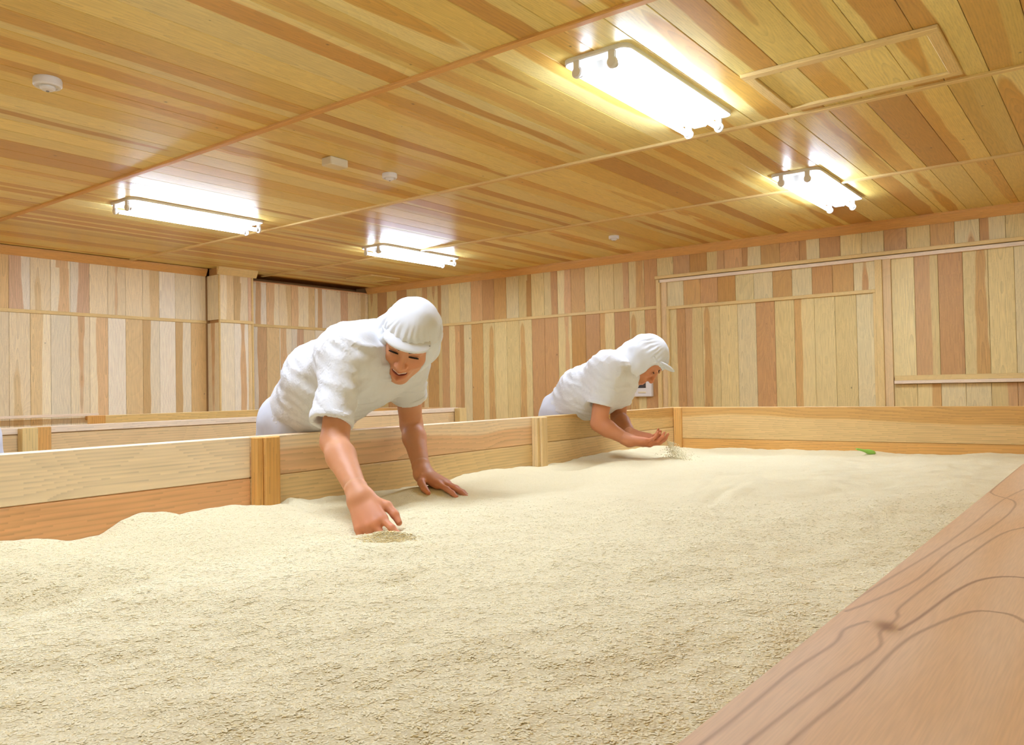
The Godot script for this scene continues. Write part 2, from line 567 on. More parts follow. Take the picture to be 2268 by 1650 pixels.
func lamps() -> void:
	var plate := slab(rounded(1.25, 0.36, 0.05), -0.022, 0.0, 0.006)
	var body := drawn(1.12, [Vector2(-0.022, -0.085), Vector2(-0.022, 0.085), Vector2(-0.068, 0.035), Vector2(-0.068, -0.035)], [0, 1, 0, 1])
	var tube := CylinderMesh.new()
	tube.top_radius = 0.0163
	tube.bottom_radius = 0.0163
	tube.height = 1.165
	tube.radial_segments = 20
	tube.rings = 1
	var cap := CylinderMesh.new()
	cap.top_radius = 0.0168
	cap.bottom_radius = 0.0168
	cap.height = 0.02
	cap.radial_segments = 20
	var lying := Basis(Vector3(0, 0, 1), PI / 2)
	var head := lathe([Vector2(0, -0.012), Vector2(0.022, -0.012), Vector2(0.028, -0.006), Vector2(0.028, 0.006), Vector2(0.022, 0.012), Vector2(0, 0.012)], 20)
	var neck := block(Vector3(0.024, 0.05, 0.034), 0.003, [0, 1, 0, 1, 1])
	var where := [[3.86, -1.95, "twin tube ceiling light nearest, beside the framed ceiling hatch"], [3.88, -6.39, "twin tube ceiling light on the far left, above the left rice tray boards"],
		[6.62, -1.92, "twin tube ceiling light on the right, crossing a ceiling batten above the sliding door"], [6.62, -6.42, "small far twin tube ceiling light near the room corner"],
		[1.17, -1.95, "twin tube ceiling light above the near end of the foreground tray, outside the frame"], [1.17, -6.39, "twin tube ceiling light above the near end of the second tray, outside the frame"]]
	for w in where:
		var t := thing("ceiling_light", w[2], "ceiling light", Vector3(w[0], CEIL, w[1]), "twin tube ceiling lights")
		part("base_plate", plate, M.enamel, t)
		part("reflector", body, M.enamel, t)
		for sz in [-1.0, 1.0]:
			part("tube", tube, M.tube, t, Transform3D(lying, Vector3(0, -0.075, sz * 0.095)))
			for sx in [-1.0, 1.0]:
				part("tube_cap", cap, M.metal, t, Transform3D(lying, Vector3(sx * 0.592, -0.075, sz * 0.095)))
				part("lamp_socket", head, M.plastic, t, Transform3D(lying, Vector3(sx * 0.613, -0.075, sz * 0.095)))
				part("socket_neck", neck, M.plastic, t, at(sx * 0.613, -0.043, sz * 0.095))
		var l := AreaLight3D.new()
		l.name = "lamp_light"
		l.area_size = Vector2(1.15, 0.22)
		l.light_color = Color(0.66, 0.778, 0.985).linear_to_srgb()
		l.light_energy = 1.9 if w[0] > 2.0 else 2.4
		l.area_range = 20.0
		l.shadow_enabled = true
		l.transform = Transform3D(Basis(Vector3(1, 0, 0), -PI / 2), Vector3(0, -0.1, 0))
		t.add_child(l, true)

# ---------------------------------------------------------------- room

func bstrip(i: int, u := 0.0) -> Array:
	return [(i + 0.05) / 8.0, (i + 0.95) / 8.0, u, 2.6, 0.26]

func box_part(called: String, parent: Node3D, lo: Vector3, hi: Vector3, bev := 0.003, strip := 0, m: Material = null) -> MeshInstance3D:
	var s := hi - lo
	return part(called, block(s, bev, bstrip(strip, rng.randf_range(0, 0.4))), m if m else M.trim, parent, Transform3D(Basis(), (lo + hi) / 2))

const UPL := Basis(Vector3(0, 1, 0), Vector3(0, 0, -1), Vector3(-1, 0, 0))   # planks on the left wall
const UPR := Basis(Vector3(0, 1, 0), Vector3(1, 0, 0), Vector3(0, 0, -1))    # planks on the right wall

var last_pick := -1
func pick() -> int:
	var k := rng.randi() % 32
	while k == last_pick:
		k = rng.randi() % 32
	last_pick = k
	return k

# upright planks from a to b along the wall, y0 to y1; side 0 = left wall at depth d, 1 = right wall
func planks(parent: Node3D, side: int, d: float, a: float, b: float, y0: float, y1: float, first: float, picks := []) -> void:
	var c := first
	var n := 0
	while c < b - 0.004:
		var lo := maxf(c, a)
		var hi := minf(c + PW, b)
		if hi - lo > 0.012:
			var k: int = picks[n % picks.size()] if picks.size() else pick()
			n += 1
			var len := y1 - y0
			var u0: float = snappedf(rng.randf_range(0.0, maxf(0.0, 1.0 - len / 1.9)), 0.25)
			var m := plank(len, snappedf(hi - lo, 0.0005), k % 16, u0, rng.randf() < 0.5)
			var mid := (lo + hi) / 2
			var tr := Transform3D(UPL, Vector3(mid, (y0 + y1) / 2, d)) if side == 0 else Transform3D(UPR, Vector3(d, (y0 + y1) / 2, mid))
			part("plank", m, (M.wall_a if k < 16 else M.wall_b) if side == 0 else (M.wall_c if k < 16 else M.wall_d), parent, tr)
		c += PW

func room() -> void:
	var fl := struct("floor")
	part("floor_slab", block(Vector3(9.6, 0.1, 10.5), 0.004, bstrip(1)), mat("floor", Color8(190, 150, 105), 0.6, 0.3), fl, at(3.87, -0.05, -4.18))
	# ceiling: five bays of planks between battens
	var ce := struct("ceiling")
	part("backing", block(Vector3(9.6, 0.06, 10.9), 0.004, bstrip(0)), M.back, ce, at(3.87, CEIL + 0.046, -4.36))
	var bays := [XB, 1.11, 2.935, 4.76, 6.575, XR]
	for bi in 5:
		var x0: float = bays[bi]
		var x1: float = bays[bi + 1]
		var z := -0.52 - PW * 42
		while z < ZN - 0.01:
			var lo := maxf(z, ZL)
			var hi := minf(z + PW, ZN)
			var k := pick()
			part("plank", plank(snappedf(x1 - x0, 0.001), snappedf(hi - lo, 0.0005), k % 16, 0.02, rng.randf() < 0.5), M.ceil_a if k < 16 else M.ceil_b, ce, Transform3D(Basis() if rng.randf() < 0.5 else Basis(Vector3(0, 1, 0), PI), Vector3((x0 + x1) / 2, CEIL, (lo + hi) / 2)))
			z += PW
	var tone := [2, 5, 4, 5, 5]
	for k in range(1, 5):
		var prof := [Vector2(0, -0.022), Vector2(-0.011, -0.022), Vector2(-0.015, -0.017), Vector2(-0.015, 0.017), Vector2(-0.011, 0.022), Vector2(0, 0.022)]
		part("batten", drawn(ZN - ZL, prof, bstrip(tone[k])), M.trim, ce, Transform3D(Basis(Vector3(0, 1, 0), PI / 2), Vector3(bays[k], CEIL, (ZN + ZL) / 2)))
	var cove := [Vector2(0, 0), Vector2(-0.092, 0), Vector2(-0.092, 0.012), Vector2(-0.02, 0.05), Vector2(0, 0.05)]
	# right wall
	var wr := struct("wall_right")
	part("backing", block(Vector3(0.1, CEIL + 0.05, 10.5), 0.002, bstrip(0)), M.back, wr, at(XR + 0.065, CEIL / 2, -4.18))
	planks(wr, 1, XR, ZL, -4.30, 0.0, 1.905, ZL)
	planks(wr, 1, XR, ZL, -4.30, 1.935, CEIL, ZL)
	planks(wr, 1, XR, -4.30, ZN, 2.27, CEIL, -4.30)
	planks(wr, 1, XR, -4.18, -1.94, 1.915, 2.20, -4.18)
	planks(wr, 1, XR, -1.80, ZN, 1.05, 2.20, -1.80)
	planks(wr, 1, XR, -1.80, ZN, 0.0, 0.985, -1.80)
	box_part("rail", wr, Vector3(XR - 0.014, 1.902, ZL), Vector3(XR + 0.012, 1.938, -4.30), 0.003, 5)
	box_part("door_track", wr, Vector3(XR - 0.05, 2.238, -4.31), Vector3(XR + 0.012, 2.274, ZN), 0.004, 5)
	box_part("door_track", wr, Vector3(XR - 0.03, 2.196, -4.27), Vector3(XR + 0.012, 2.232, ZN), 0.003, 0)
	box_part("door_jamb", wr, Vector3(XR - 0.03, 0.0, -4.305), Vector3(XR + 0.012, 2.236, -4.255), 0.003, 5)
	box_part("door_jamb", wr, Vector3(XR - 0.012, 0.0, -4.255), Vector3(XR + 0.012, 2.2, -4.18), 0.003, 6)
	box_part("door_post", wr, Vector3(XR - 0.04, 0.0, -1.94), Vector3(XR + 0.012, 2.2, -1.875), 0.003, 5)
	box_part("door_post", wr, Vector3(XR - 0.02, 0.0, -1.875), Vector3(XR + 0.012, 2.2, -1.80), 0.003, 6)
	part("crown", drawn(ZN - ZL, cove, bstrip(4)), M.trim, wr, Transform3D(Basis(Vector3(0, 1, 0), -PI / 2), Vector3(XR, CEIL, (ZN + ZL) / 2)))
	# the sliding door
	var dr := struct("door_1")
	planks(dr, 1, XR - 0.012, -4.16, -1.96, 0.03, 1.885, -4.16, [0, 5, 19, 2, 22, 9, 13, 27, 4, 30, 16])
	box_part("door_rail", dr, Vector3(XR - 0.034, 1.882, -4.18), Vector3(XR + 0.004, 1.917, -1.94), 0.003, 5)
	box_part("door_stile", dr, Vector3(XR - 0.03, 0.03, -4.18), Vector3(XR + 0.004, 1.882, -4.15), 0.003, 5)
	box_part("door_stile", dr, Vector3(XR - 0.03, 0.03, -1.965), Vector3(XR + 0.004, 1.882, -1.94), 0.003, 5)
	# left wall
	var wl := struct("wall_left")
	part("backing", block(Vector3(9.6, 2.48, 0.1), 0.002, bstrip(0)), M.back, wl, at(3.87, 1.24, ZL - 0.065))
	planks(wl, 0, ZL, XB, 5.74, 0.0, 1.893, 5.74 - PW * 32)
	planks(wl, 0, ZL, XB, 5.74, 1.93, CEIL, 5.74 - PW * 32)
	planks(wl, 0, ZL, 6.23, XR, 0.0, 1.893, 6.23)
	planks(wl, 0, ZL, 6.23, XR, 1.93, 2.492, 6.23)
	box_part("rail", wl, Vector3(XB, 1.893, ZL - 0.012), Vector3(5.74, 1.93, ZL + 0.014), 0.003, 5)
	box_part("rail", wl, Vector3(6.23, 1.893, ZL - 0.012), Vector3(XR, 1.93, ZL + 0.014), 0.003, 5)
	box_part("top_rail", wl, Vector3(6.23, 2.486, ZL - 0.05), Vector3(XR, 2.5, ZL + 0.004), 0.002, 3)
	part("slot_back", block(Vector3(3.0, 0.3, 0.05), 0.002, bstrip(0)), M.back, wl, at(7.4, 2.5, ZL - 0.40))
	part("slot_floor", block(Vector3(3.0, 0.02, 0.4), 0.002, bstrip(0)), M.back, wl, at(7.4, 2.47, ZL - 0.2))
	part("slot_end", block(Vector3(0.03, 0.2, 0.4), 0.002, bstrip(0)), M.back, wl, at(6.2, 2.52, ZL - 0.2))
	part("crown", drawn(5.74 - XB, cove, bstrip(4)), M.trim, wl, at((5.74 + XB) / 2, CEIL, ZL))
	# the boxed pillar in the left wall
	var pl := struct("trim_1")
	part("pillar_core", block(Vector3(0.43, CEIL, 0.23), 0.002, bstrip(0)), M.back, pl, at(5.99, CEIL / 2, -9.01))
	planks(pl, 0, -8.875, 5.755, 6.22, 0.0, 1.893, 5.755)
	planks(pl, 0, -8.875, 5.755, 6.22, 1.93, CEIL - 0.09, 5.755)
	for r in [[0.0, 1.893, 4], [1.93, CEIL - 0.09, 20]]:
		var m := plank(r[1] - r[0], 0.26, r[2] % 16, 0.0, false)
		part("plank", m, M.wall_a, pl, Transform3D(Basis(Vector3(0, 1, 0), Vector3(1, 0, 0), Vector3(0, 0, -1)), Vector3(5.755, (r[0] + r[1]) / 2, -9.01)))
	box_part("corner_strip", pl, Vector3(5.74, 0, -8.878), Vector3(5.76, CEIL - 0.09, -8.858), 0.003, 5)
	box_part("corner_strip", pl, Vector3(6.21, 0, -8.878), Vector3(6.232, CEIL - 0.09, -8.858), 0.003, 5)
	box_part("rail", pl, Vector3(5.745, 1.893, -8.878), Vector3(6.228, 1.93, -8.852), 0.003, 5)
	part("crown", drawn(0.56, cove, bstrip(5)), M.trim, pl, at(6.0, CEIL, -8.875))
	# the two walls behind the lens
	var wb := struct("wall_back")
	part("wall_panel", block(Vector3(0.1, CEIL + 0.05, 10.3), 0.002, bstrip(0)), M.pale, wb, at(XB - 0.055, CEIL / 2, -4.18))
	var wn := struct("wall_near")
	part("wall_panel", block(Vector3(9.4, CEIL + 0.05, 0.1), 0.002, bstrip(0)), M.pale, wn, at(3.87, CEIL / 2, ZN + 0.055))

# ---------------------------------------------------------------- trays

# a board standing on edge between two points (x, z), y0..y1, thickness t laid to the side of the normal
func upright(called: String, parent: Node3D, a: Vector2, b: Vector2, y0: float, y1: float, t: float, side: float, strip: int, u := 0.0, m: Material = null) -> MeshInstance3D:
	var d := (b - a)
	var len := d.length()
	d /= len
	var nrm := Vector2(-d.y, d.x) * side
	var c := (a + b) / 2 + nrm * t / 2
	var bas := Basis(Vector3(d.x, 0, d.y), Vector3.UP, Vector3(d.x, 0, d.y).cross(Vector3.UP))
	return part(called, block(Vector3(len, y1 - y0, t), 0.003, bstrip(strip, u)), m if m else M.board, parent, Transform3D(bas, Vector3(c.x, (y0 + y1) / 2, c.y) - parent.position))

func trays() -> void:
	var P0 := Vector2(-0.6, -1.97)
	var P1 := Vector2(4.60, -2.227)
	var along := (P1 - P0).normalized()
	var on := func(x: float) -> Vector2:
		return P0 + along * (x - P0.x) / along.x
	var t := thing("rice_tray", "large wooden tray in the foreground, filled with rice", "tray", Vector3(2.0, 0, -1.1))
	var cuts := [-0.6, 1.44, 3.0, 4.60]
	for k in 3:
		var a: Vector2 = on.call(cuts[k])
		var b: Vector2 = on.call(cuts[k + 1])
		upright("board", t, a, b, 0.754, RIM, 0.035, -1, [0, 7, 2][k], [0.05, 0.3, 0.1][k])
		upright("board", t, a, b, 0.60, 0.753, 0.035, -1, [3, 6, 6][k], [0.1, 0.2, 0.4][k])
		upright("board", t, a, b, 0.46, 0.599, 0.035, -1, 4, 0.1)
	# posts on the rice side
	for p in [[1.44, 0.075, 4], [2.96, 0.075, 6]]:
		var a: Vector2 = on.call(p[0])
		var b: Vector2 = on.call(p[0] + p[1])
		var c: Vector2 = on.call(p[0] + 0.024)
		upright("post_strip", t, a, c, 0.45, RIM - 0.002, 0.03, 1, p[2], 0.5)
		upright("post", t, c, b, 0.45, RIM - 0.002, 0.04, 1, p[2], 0.2)
		var a2: Vector2 = on.call(p[0] + p[1])
		var b2: Vector2 = on.call(p[0] + p[1] + 0.02)
		upright("post_strip", t, a2, b2, 0.45, RIM - 0.002, 0.02, 1, p[2], 0.4)
	# far end
	var F0 := Vector2(4.60, -2.23)
	var F1 := Vector2(4.70, 0.05)
	upright("board", t, F0, F1, 0.685, RIM, 0.035, 1, 2, 0.0)
	upright("board", t, F0, F1, 0.46, 0.684, 0.035, 1, 4, 0.1)
	upright("post", t, Vector2(4.545, -2.222), Vector2(4.598, -2.225), 0.45, RIM - 0.002, 0.05, 1, 4, 0.2)
	upright("post", t, Vector2(4.60, -2.17), Vector2(4.602, -2.10), 0.45, RIM - 0.002, 0.02, -1, 5, 0.2)
	# near side with its wide cap
	var s := Shape.new()
	var z0 := -0.132
	var z1 := 0.03
	var lenx := 5.3
	var yt := RIM
	var yb := RIM - 0.03
	var bev := 0.003
	var tx := func(x: float, z: float) -> Vector2:
		return Vector2(x / 1.5, (z + 0.14) / 0.17)
	for k in 8:   # pieces of the length keep the grain where it is
		var xa := -0.6 + lenx * k / 8.0
		var xb := -0.6 + lenx * (k + 1) / 8.0
		s.quad(Vector3(xa, yt, z0 + bev), Vector3(xb, yt, z0 + bev), Vector3(xb, yt, z1 - bev), Vector3(xa, yt, z1 - bev), Vector3.UP, tx.call(xa, z0 + bev), tx.call(xb, z0 + bev), tx.call(xb, z1), tx.call(xa, z1))
		s.quad(Vector3(xa, yt, z0 + bev), Vector3(xb, yt, z0 + bev), Vector3(xb, yt - bev, z0), Vector3(xa, yt - bev, z0), Vector3(0, 1, -1), tx.call(xa, z0), tx.call(xb, z0), tx.call(xb, z0), tx.call(xa, z0))
		s.quad(Vector3(xa, yt - bev, z0), Vector3(xb, yt - bev, z0), Vector3(xb, yb, z0), Vector3(xa, yb, z0), Vector3(0, 0, -1), tx.call(xa, z0), tx.call(xb, z0), tx.call(xb, z0 + 0.03), tx.call(xa, z0 + 0.03))
		s.quad(Vector3(xa, yt, z1 - bev), Vector3(xb, yt, z1 - bev), Vector3(xb, yb, z1), Vector3(xa, yb, z1), Vector3(0, 0, 1), tx.call(xa, z1), tx.call(xb, z1), tx.call(xb, z1 - 0.03), tx.call(xa, z1 - 0.03))
		s.quad(Vector3(xa, yb, z0), Vector3(xb, yb, z0), Vector3(xb, yb, z1), Vector3(xa, yb, z1), Vector3.DOWN, tx.call(xa, z0), tx.call(xb, z0), tx.call(xb, z1), tx.call(xa, z1))
	s.quad(Vector3(-0.6, yt, z0), Vector3(-0.6, yt, z1), Vector3(-0.6, yb, z1), Vector3(-0.6, yb, z0), Vector3(-1, 0, 0))
	s.quad(Vector3(4.7, yt, z0), Vector3(4.7, yt, z1), Vector3(4.7, yb, z1), Vector3(4.7, yb, z0), Vector3(1, 0, 0))
	var cp := part("cap_board", s.commit(), M.cap, t, Transform3D(Basis(), -t.position))
	cp.set_meta("label", "wide cap board with wavy grain and a small knot")
	upright("board", t, Vector2(-0.6, -0.10), Vector2(4.66, -0.10), 0.46, RIM - 0.031, 0.05, 1, 4, 0.0)
	upright("board", t, Vector2(-0.6, -1.97), Vector2(-0.6, -0.10), 0.46, RIM, 0.035, 1, 2, 0.0)
	box_part("tray_bottom", t, Vector3(-0.6, 0.42, -2.2) - t.position, Vector3(4.6, 0.455, -0.06) - t.position, 0.002, 1, M.board)
	for x in [-0.3, 2.2, 4.3]:
		for z in [-1.8, -0.3]:
			box_part("leg", t, Vector3(x - 0.05, 0.0, z - 0.05) - t.position, Vector3(x + 0.05, 0.42, z + 0.05) - t.position, 0.004, 4, M.board)
	# the second tray beyond the aisle
	t = thing("rice_tray", "wooden tray wall beyond the aisle, behind the nearer worker, with a post on it", "tray", Vector3(2.0, 0, -4.6))
	var A := Vector2(-0.6, -3.74)
	var B := Vector2(4.50, -3.92)
	upright("board", t, A, B, 0.845, RIM, 0.045, -1, 0, 0.1)
	upright("board", t, A + Vector2(0, -0.006), B + Vector2(0, -0.006), 0.62, 0.844, 0.035, -1, 6, 0.3)
	upright("board", t, A + Vector2(0, -0.006), B + Vector2(0, -0.006), 0.46, 0.619, 0.035, -1, 5, 0.3)
	upright("post", t, Vector2(1.49, -3.812), Vector2(1.555, -3.814), 0.0, RIM - 0.002, 0.045, 1, 5, 0.1)
	upright("post", t, Vector2(1.556, -3.82), Vector2(1.625, -3.822), 0.0, RIM - 0.002, 0.018, 1, 4, 0.1)
	upright("post", t, Vector2(4.45, -3.915), Vector2(4.53, -3.918), 0.0, RIM - 0.002, 0.05, 1, 5, 0.1)
	upright("board", t, Vector2(4.50, -5.58), B, 0.46, RIM, 0.035, -1, 2, 0.0)
	upright("board", t, Vector2(2.64, -5.56), Vector2(4.50, -5.60), 0.46, RIM, 0.035, -1, 5, 0.1)
	upright("post", t, Vector2(2.60, -5.555), Vector2(2.70, -5.557), 0.0, RIM + 0.002, 0.05, 1, 4, 0.1)
	upright("board", t, Vector2(-0.6, -5.56), A, 0.46, RIM - 0.12, 0.035, 1, 2, 0.0)
	upright("board", t, Vector2(-0.6, -5.56), Vector2(2.6, -5.56), 0.46, RIM - 0.12, 0.035, -1, 2, 0.0)
	box_part("tray_bottom", t, Vector3(-0.6, 0.42, -5.56) - t.position, Vector3(4.5, 0.455, -3.96) - t.position, 0.002, 1, M.board)

# ---------------------------------------------------------------- rice

func part_z(x: float) -> float:   # the rice side of the long back board
	return -1.97 - 0.0494 * (x + 0.6)

func bump(x: float, z: float, cx: float, cz: float, rx: float, rz: float, turn := 0.0) -> float:
	var dx := x - cx
	var dz := z - cz
	var u := (dx * cos(turn) + dz * sin(turn)) / rx
	var w := (-dx * sin(turn) + dz * cos(turn)) / rz
	var q := u * u + w * w
	return exp(-q) if q < 9.0 else 0.0

var edge_line := [[-0.6, 0.68], [0.76, 0.69], [0.84, 0.677], [0.91, 0.661], [0.986, 0.660], [1.045, 0.682], [1.09, 0.691], [1.157, 0.686], [1.196, 0.671], [1.28, 0.667], [1.44, 0.669], [1.55, 0.664], [1.58, 0.681], [1.69, 0.671], [1.81, 0.669], [1.96, 0.659], [2.25, 0.660], [2.4, 0.657], [2.93, 0.662], [3.06, 0.655], [3.46, 0.661], [4.09, 0.650], [4.6, 0.640]]

func rice_h(x: float, z: float) -> float:
	var d := z - part_z(x)
	var e := 0.66
	for k in edge_line.size() - 1:
		if x <= edge_line[k + 1][0]:
			e = lerpf(edge_line[k][1], edge_line[k + 1][1], clampf((x - edge_line[k][0]) / (edge_line[k + 1][0] - edge_line[k][0]), 0, 1))
			break
	var base := lerpf(0.655, 0.632, smoothstep(2.5, 4.6, x))
	var h := lerpf(base, e, exp(-maxf(d, 0.0) / 0.16))
	h += 0.015 * nz.get_noise_2d(x * 1.6, z * 1.6) + 0.005 * nz.get_noise_2d(x * 5.5 + 40, z * 5.5) + 0.0022 * nz.get_noise_2d(x * 16, z * 16 + 70) + 0.0008 * nz.get_noise_2d(x * 60, z * 60)
	h += 0.026 * bump(x, z, 1.98, -1.84, 0.16, 0.10, 0.2)          # under the leaning hand
	h -= 0.020 * bump(x, z, 1.86, -2.03, 0.12, 0.045)
	h -= 0.014 * bump(x, z, 1.318, -1.385, 0.060, 0.030, 1.01)      # scraped pit before the digging hand
	h += 0.011 * bump(x, z, 1.352, -1.412, 0.060, 0.016, 1.01)
	h -= 0.016 * bump(x, z, 1.42, -1.54, 0.10, 0.08)
	h -= 0.008 * bump(x, z, 1.08, -1.085, 0.08, 0.018, -0.23)
	h += 0.005 * bump(x, z, 1.09, -1.055, 0.08, 0.02, -0.23)
	h -= 0.009 * bump(x, z, 2.46, -1.04, 0.20, 0.022, -0.16)
	h += 0.005 * bump(x, z, 2.46, -1.00, 0.20, 0.03, -0.16)
	h -= 0.02 * bump(x, z, 3.15, -1.98, 0.2, 0.05, 0.0)
	h += 0.015 * bump(x, z, 3.5, -1.75, 0.12, 0.10)
	h += 0.018 * bump(x, z, 0.62, -1.72, 0.25, 0.12, 0.4)
	h -= 0.015 * bump(x, z, 0.60, -1.50, 0.2, 0.06, 0.4)
	return h

func rice() -> void:
	var t := thing("rice_bed", "deep bed of pale cream steamed rice filling the foreground tray", "rice")
	t.set_meta("kind", "stuff")
	var nx := 430
	var nzc := 190
	var v := PackedVector3Array()
	var n := PackedVector3Array()
	var ix := PackedInt32Array()
	for i in nx + 1:
		var s := float(i) / nx
		var x := -0.58 + 5.22 * (0.45 * s + 0.55 * s * s)
		var za := part_z(x) + 0.0005
		for j in nzc + 1:
			var z := lerpf(za, -0.102, float(j) / nzc)
			v.append(Vector3(x, rice_h(x, z), z))
	var W := nzc + 1
	for i in nx + 1:
		for j in W:
			var a := v[mini(i + 1, nx) * W + j] - v[maxi(i - 1, 0) * W + j]
			var b := v[i * W + mini(j + 1, nzc)] - v[i * W + maxi(j - 1, 0)]
			n.append(b.cross(a).normalized())
	for i in nx:
		for j in nzc:
			var k := i * W + j
			for q in [k, k + W, k + W + 1, k, k + W + 1, k + 1]:
				ix.append(q)
	if n[0].y < 0:
		for k in n.size():
			n[k] = -n[k]
	# front faces run clockwise seen from above
	var e1 := v[ix[1]] - v[ix[0]]
	var e2 := v[ix[2]] - v[ix[0]]
	if e1.cross(e2).y > 0:
		for k in ix.size() / 3:
			var q := ix[k * 3 + 1]
			ix[k * 3 + 1] = ix[k * 3 + 2]
			ix[k * 3 + 2] = q
	var arr := []
	arr.resize(Mesh.ARRAY_MAX)
	arr[Mesh.ARRAY_VERTEX] = v
	arr[Mesh.ARRAY_NORMAL] = n
	arr[Mesh.ARRAY_INDEX] = ix
	var am := ArrayMesh.new()
	am.add_surface_from_arrays(Mesh.PRIMITIVE_TRIANGLES, arr)
	var sf := part("rice_surface", am, M.rice, t)
	sf.set_meta("kind", "stuff")
	# loose grains lying on it, as dense as the eye can tell them apart
	var r := RandomNumberGenerator.new()
	r.seed = 5
	var g := grain_mesh()
	var places: Array[Transform3D] = []
	var tints := PackedColorArray()
	var bands := 44
	for band in bands:   # by distance from the lens, thinning where single grains can no longer be told apart
		var d0 := 0.42 + 0.05 * band
		var rho := 95000.0 * minf(1.0, pow(1.05 / d0, 2.2)) * (1.0 - smoothstep(2.0, 2.62, d0))
		var half := 0.69 * d0 + 0.08
		for k in int(rho * 0.05 * half * 2):
			var dep := d0 + r.randf() * 0.05
			var sd := r.randf_range(-half, half)
			var x := 0.796 * dep + 0.605 * sd
			var z := 0.796 * sd - 0.605 * dep
			if z < part_z(x) + 0.004 or z > -0.105 or x > 4.5:
				continue
			places.append(loose(r, x, z))
			var q := r.randf()
			tints.append(Color(1, 1, 1).lerp(Color(0.92, 0.84, 0.62), q * q * q))
	for k in 1500:   # damper, yellower grains turned up in the scraped pit
		var a := r.randfn(0, 0.030)
		var w := r.randfn(0, 0.011)
		var x := 1.334 + a * 0.53 - w * 0.85
		var z := -1.398 + a * 0.85 + w * 0.53
		places.append(loose(r, x, z).translated(Vector3(0, 0.0006, 0)))
		tints.append(Color(1, 1, 1).lerp(Color(0.80, 0.62, 0.26), r.randf()))
	var gr := multi("loose_grains", g, places, tints, M.grain, t)
	gr.set_meta("kind", "stuff")
	# grains trickling from the far worker's hands
	var f := thing("falling_rice", "thin stream of rice grains falling from the cupped hands of the farther worker", "rice")
	f.set_meta("kind", "stuff")
	places = []
	tints = PackedColorArray()
	for k in 900:
		var s := pow(r.randf(), 0.75)
		var wide := 0.006 + 0.03 * s
		var p := Vector3(3.492, 0.742, -1.735).lerp(Vector3(3.535, 0.655, -1.70), s)
		p += Vector3(r.randfn(0, wide), 0, r.randfn(0, wide))
		p.y = maxf(p.y + r.randfn(0, 0.008), rice_h(p.x, p.z) + 0.001)
		places.append(Transform3D(Basis(Vector3(r.randf(), r.randf(), r.randf() + 0.1).normalized(), r.randf() * TAU), p))
		tints.append(Color(1, 1, 1))
	multi("falling_grains", g, places, tints, M.grain, f).set_meta("kind", "stuff")

func loose(r: RandomNumberGenerator, x: float, z: float) -> Transform3D:
	var b := Basis(Vector3(0, 1, 0), r.randf() * TAU) * Basis(Vector3(0, 0, 1), r.randf_range(-0.1, 0.1))
	return Transform3D(b.scaled(Vector3(1.05, 0.36, 1.1) * r.randf_range(0.9, 1.2)), Vector3(x, rice_h(x, z) + r.randf_range(-0.0003, 0.0002), z))

func grain_mesh() -> ArrayMesh:
	var pts := [Vector2(0.0, -0.0027), Vector2(0.0009, -0.0021), Vector2(0.00125, 0.0), Vector2(0.0009, 0.0021), Vector2(0.0, 0.0027)]
	var s := Shape.new()
	var seg := 6
	for k in 4:
		for j in seg:
			var a0 := TAU * j / seg
			var a1 := TAU * (j + 1) / seg
			var p: Vector2 = pts[k]
			var q: Vector2 = pts[k + 1]
			var A := Vector3(p.y, p.x * cos(a0), p.x * sin(a0))
			var B := Vector3(p.y, p.x * cos(a1), p.x * sin(a1))
			var C := Vector3(q.y, q.x * cos(a1), q.x * sin(a1))
			var D := Vector3(q.y, q.x * cos(a0), q.x * sin(a0))
			var out := Vector3(0, cos((a0 + a1) / 2), sin((a0 + a1) / 2))
			if p.x > 0:
				s.tri(A, B, C, out)
			if q.x > 0:
				s.tri(A, C, D, out)
	for k in s.v.size():
		s.n[k] = (s.v[k] * Vector3(0.25, 1, 1)).normalized()
	return s.commit()

func multi(called: String, mesh: Mesh, places: Array[Transform3D], tints: PackedColorArray, m: Material, parent: Node3D) -> MultiMeshInstance3D:
	var mm := MultiMesh.new()
	mm.transform_format = MultiMesh.TRANSFORM_3D
	mm.use_colors = true
	mm.mesh = mesh
	mm.instance_count = places.size()
	for k in places.size():
		mm.set_instance_transform(k, places[k])
		mm.set_instance_color(k, tints[k])
	var o := MultiMeshInstance3D.new()
	o.name = called
	o.multimesh = mm
	o.material_override = m
	parent.add_child(o, true)
	return o

# ---------------------------------------------------------------- fittings

